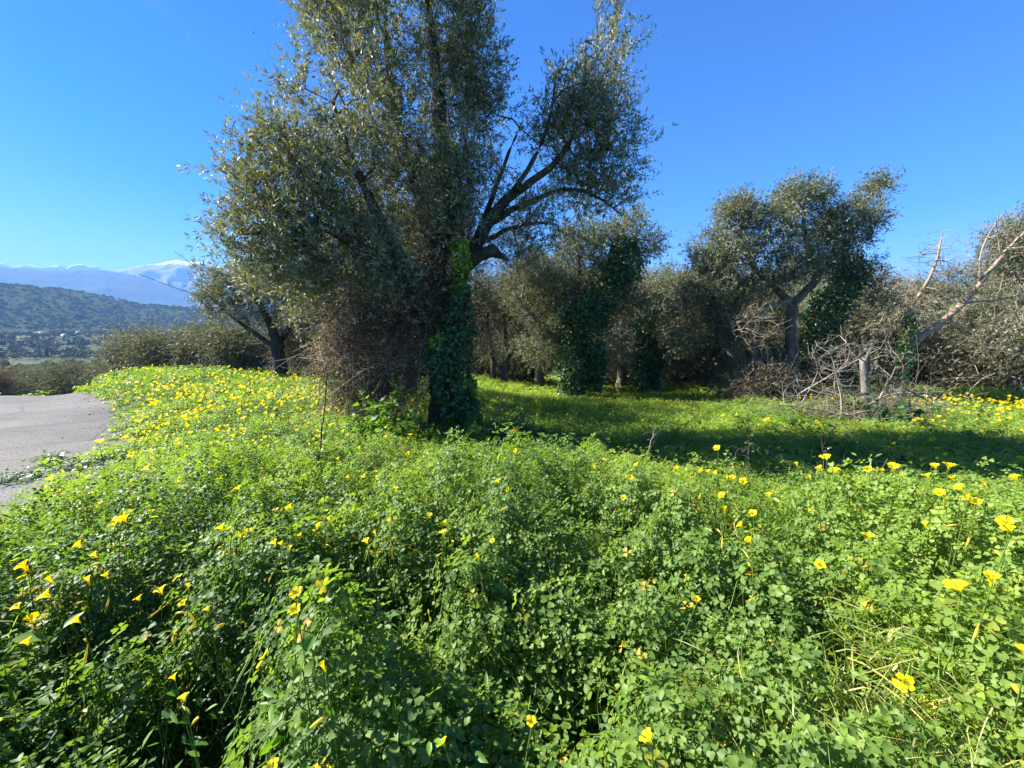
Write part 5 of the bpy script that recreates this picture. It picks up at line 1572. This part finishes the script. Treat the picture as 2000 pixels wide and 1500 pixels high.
cane('pale dry twig slanting over the crest of the clover bank', [(1255, 905), (1285, 850), (1330, 800)], [3.2, 3.4, 3.7], .004, 837, mat='dead')
cane('second dry twig crossing low at the crest of the clover bank', [(1262, 900), (1272, 860), (1282, 830)], [3.1, 3.2, 3.3], .0035, 838, mat='dead')
cane('thick pale dead twig standing in the clover, near the lone flower', [(1656, 1050), (1664, 1020), (1684, 970), (1700, 900)], [2.1, 2.15, 2.25, 2.4], .008, 839, mat='dead')
cane('pale twig lying level across the dead twig in the clover', [(1690, 985), (1730, 975), (1770, 985)], [2.3, 2.35, 2.4], .005, 840, mat='dead')
cane('long thorny stem arching from the dead branches over the shade', [(1790, 955), (1745, 910), (1690, 875), (1650, 830), (1640, 815)], [3.0, 3.6, 4.2, 4.8, 5], .006, 841, mat='dead')
cane('upright reddish thorny stem at the crest of the clover bank', [(1456, 950), (1462, 880), (1462, 810)], [2.9, 3.0, 3.1], .005, 842, None, 22)
cane('second reddish thorny stem, right of the first, in the shade', [(1600, 960), (1610, 890), (1600, 850), (1606, 838)], [2.9, 3.1, 3.2, 3.2], .004, 843, None, 12)
cane('thin bent stem in the shaded hollow, bowing left', [(1420, 920), (1440, 880), (1480, 870), (1530, 885)], [2.9, 3.1, 3.3, 3.5], .004, 844, None, 22)
cane('pale yellow grass straw bowed over the near corner', [(1640, 1290), (1700, 1280), (1790, 1262), (1880, 1240)], [.95, .95, .95, .93], .0018, 845, mat='straw' if 'straw' in M else M.setdefault('straw', plain_mat('straw', (.50, .48, .20))) and 'straw', name='grass_straw', cat='straw')
cane('long pale grass straw crossing the dark clover at the bottom', [(450, 1490), (560, 1400), (640, 1350)], [.95, 1.0, 1.05], .0018, 846, mat='straw', name='grass_straw', cat='straw')
cane('thin bare branch reaching out over the mountains from the small olive', [(470, 620), (420, 590), (350, 565), (270, 535)], [13.6, 13.4, 13.2, 13.0], .016, 847, mat='bark')
cane('second thin bare branch above it, pointing at the snowy summit', [(480, 570), (430, 545), (380, 520), (340, 490)], [13.6, 13.4, 13.3, 13.2], .014, 848, mat='bark')

# a dry tuft and flowers at the far side of the road
p = np.array([at(12, 762, 12.4)[0], 12.4, 0]); p[2] = gz(p[0], p[1])
shrub('dry_bush', 'tawny dry bush at the far side of the road by the picture edge', p + np.array([-.4, 0, .5]), (.5, .4, .5), 860, n=1500, L=.5, leaf='scrubleaf', nleaf=600, leafsize=.04, mat='drystraw' if 'drystraw' in M else (M.setdefault('drystraw', strand_mat('dry_straw', [(0, (.16, .11, .06)), (1, (.40, .30, .18))])) and 'drystraw'), rad=.004, base=p)
leafy_plant('leafy_plant', 'yellow-green weeds beside the dry bush across the road', 0, 0, 861, H=.3, n=400, size=.09, spread=.5, stems=16, p=np.array([at(38, 765, 12.2)[0], 12.2, 0]))

rgw = np.random.default_rng(900)
for i, (px, Y, H, sz, tn) in enumerate([(1030, 5.2, .25, .05, .3), (1120, 5.6, .2, .05, .2), (1200, 6.2, .22, .055, .6), (1290, 5.4, .25, .05, .4), (1380, 6.6, .22, .05, .7), (1450, 5.6, .24, .05, .3), (1330, 4.5, .2, .04, .5), (1560, 5.0, .25, .05, .3), (1640, 4.4, .22, .045, .4), (1850, 4.8, .25, .05, .3), (1930, 5.6, .25, .055, .2), (1100, 4.6, .18, .045, .5)]):
    p = place(px, Y)
    leafy_plant('leafy_plant', 'rough leafy weed standing in the grass of the clearing', 0, 0, 901 + i, H=H, n=150, size=sz, spread=.28, stems=9, leaf='mallow', kind='broad', p=p, tint=(0, tn))['group'] = 'rough weeds in the clearing'
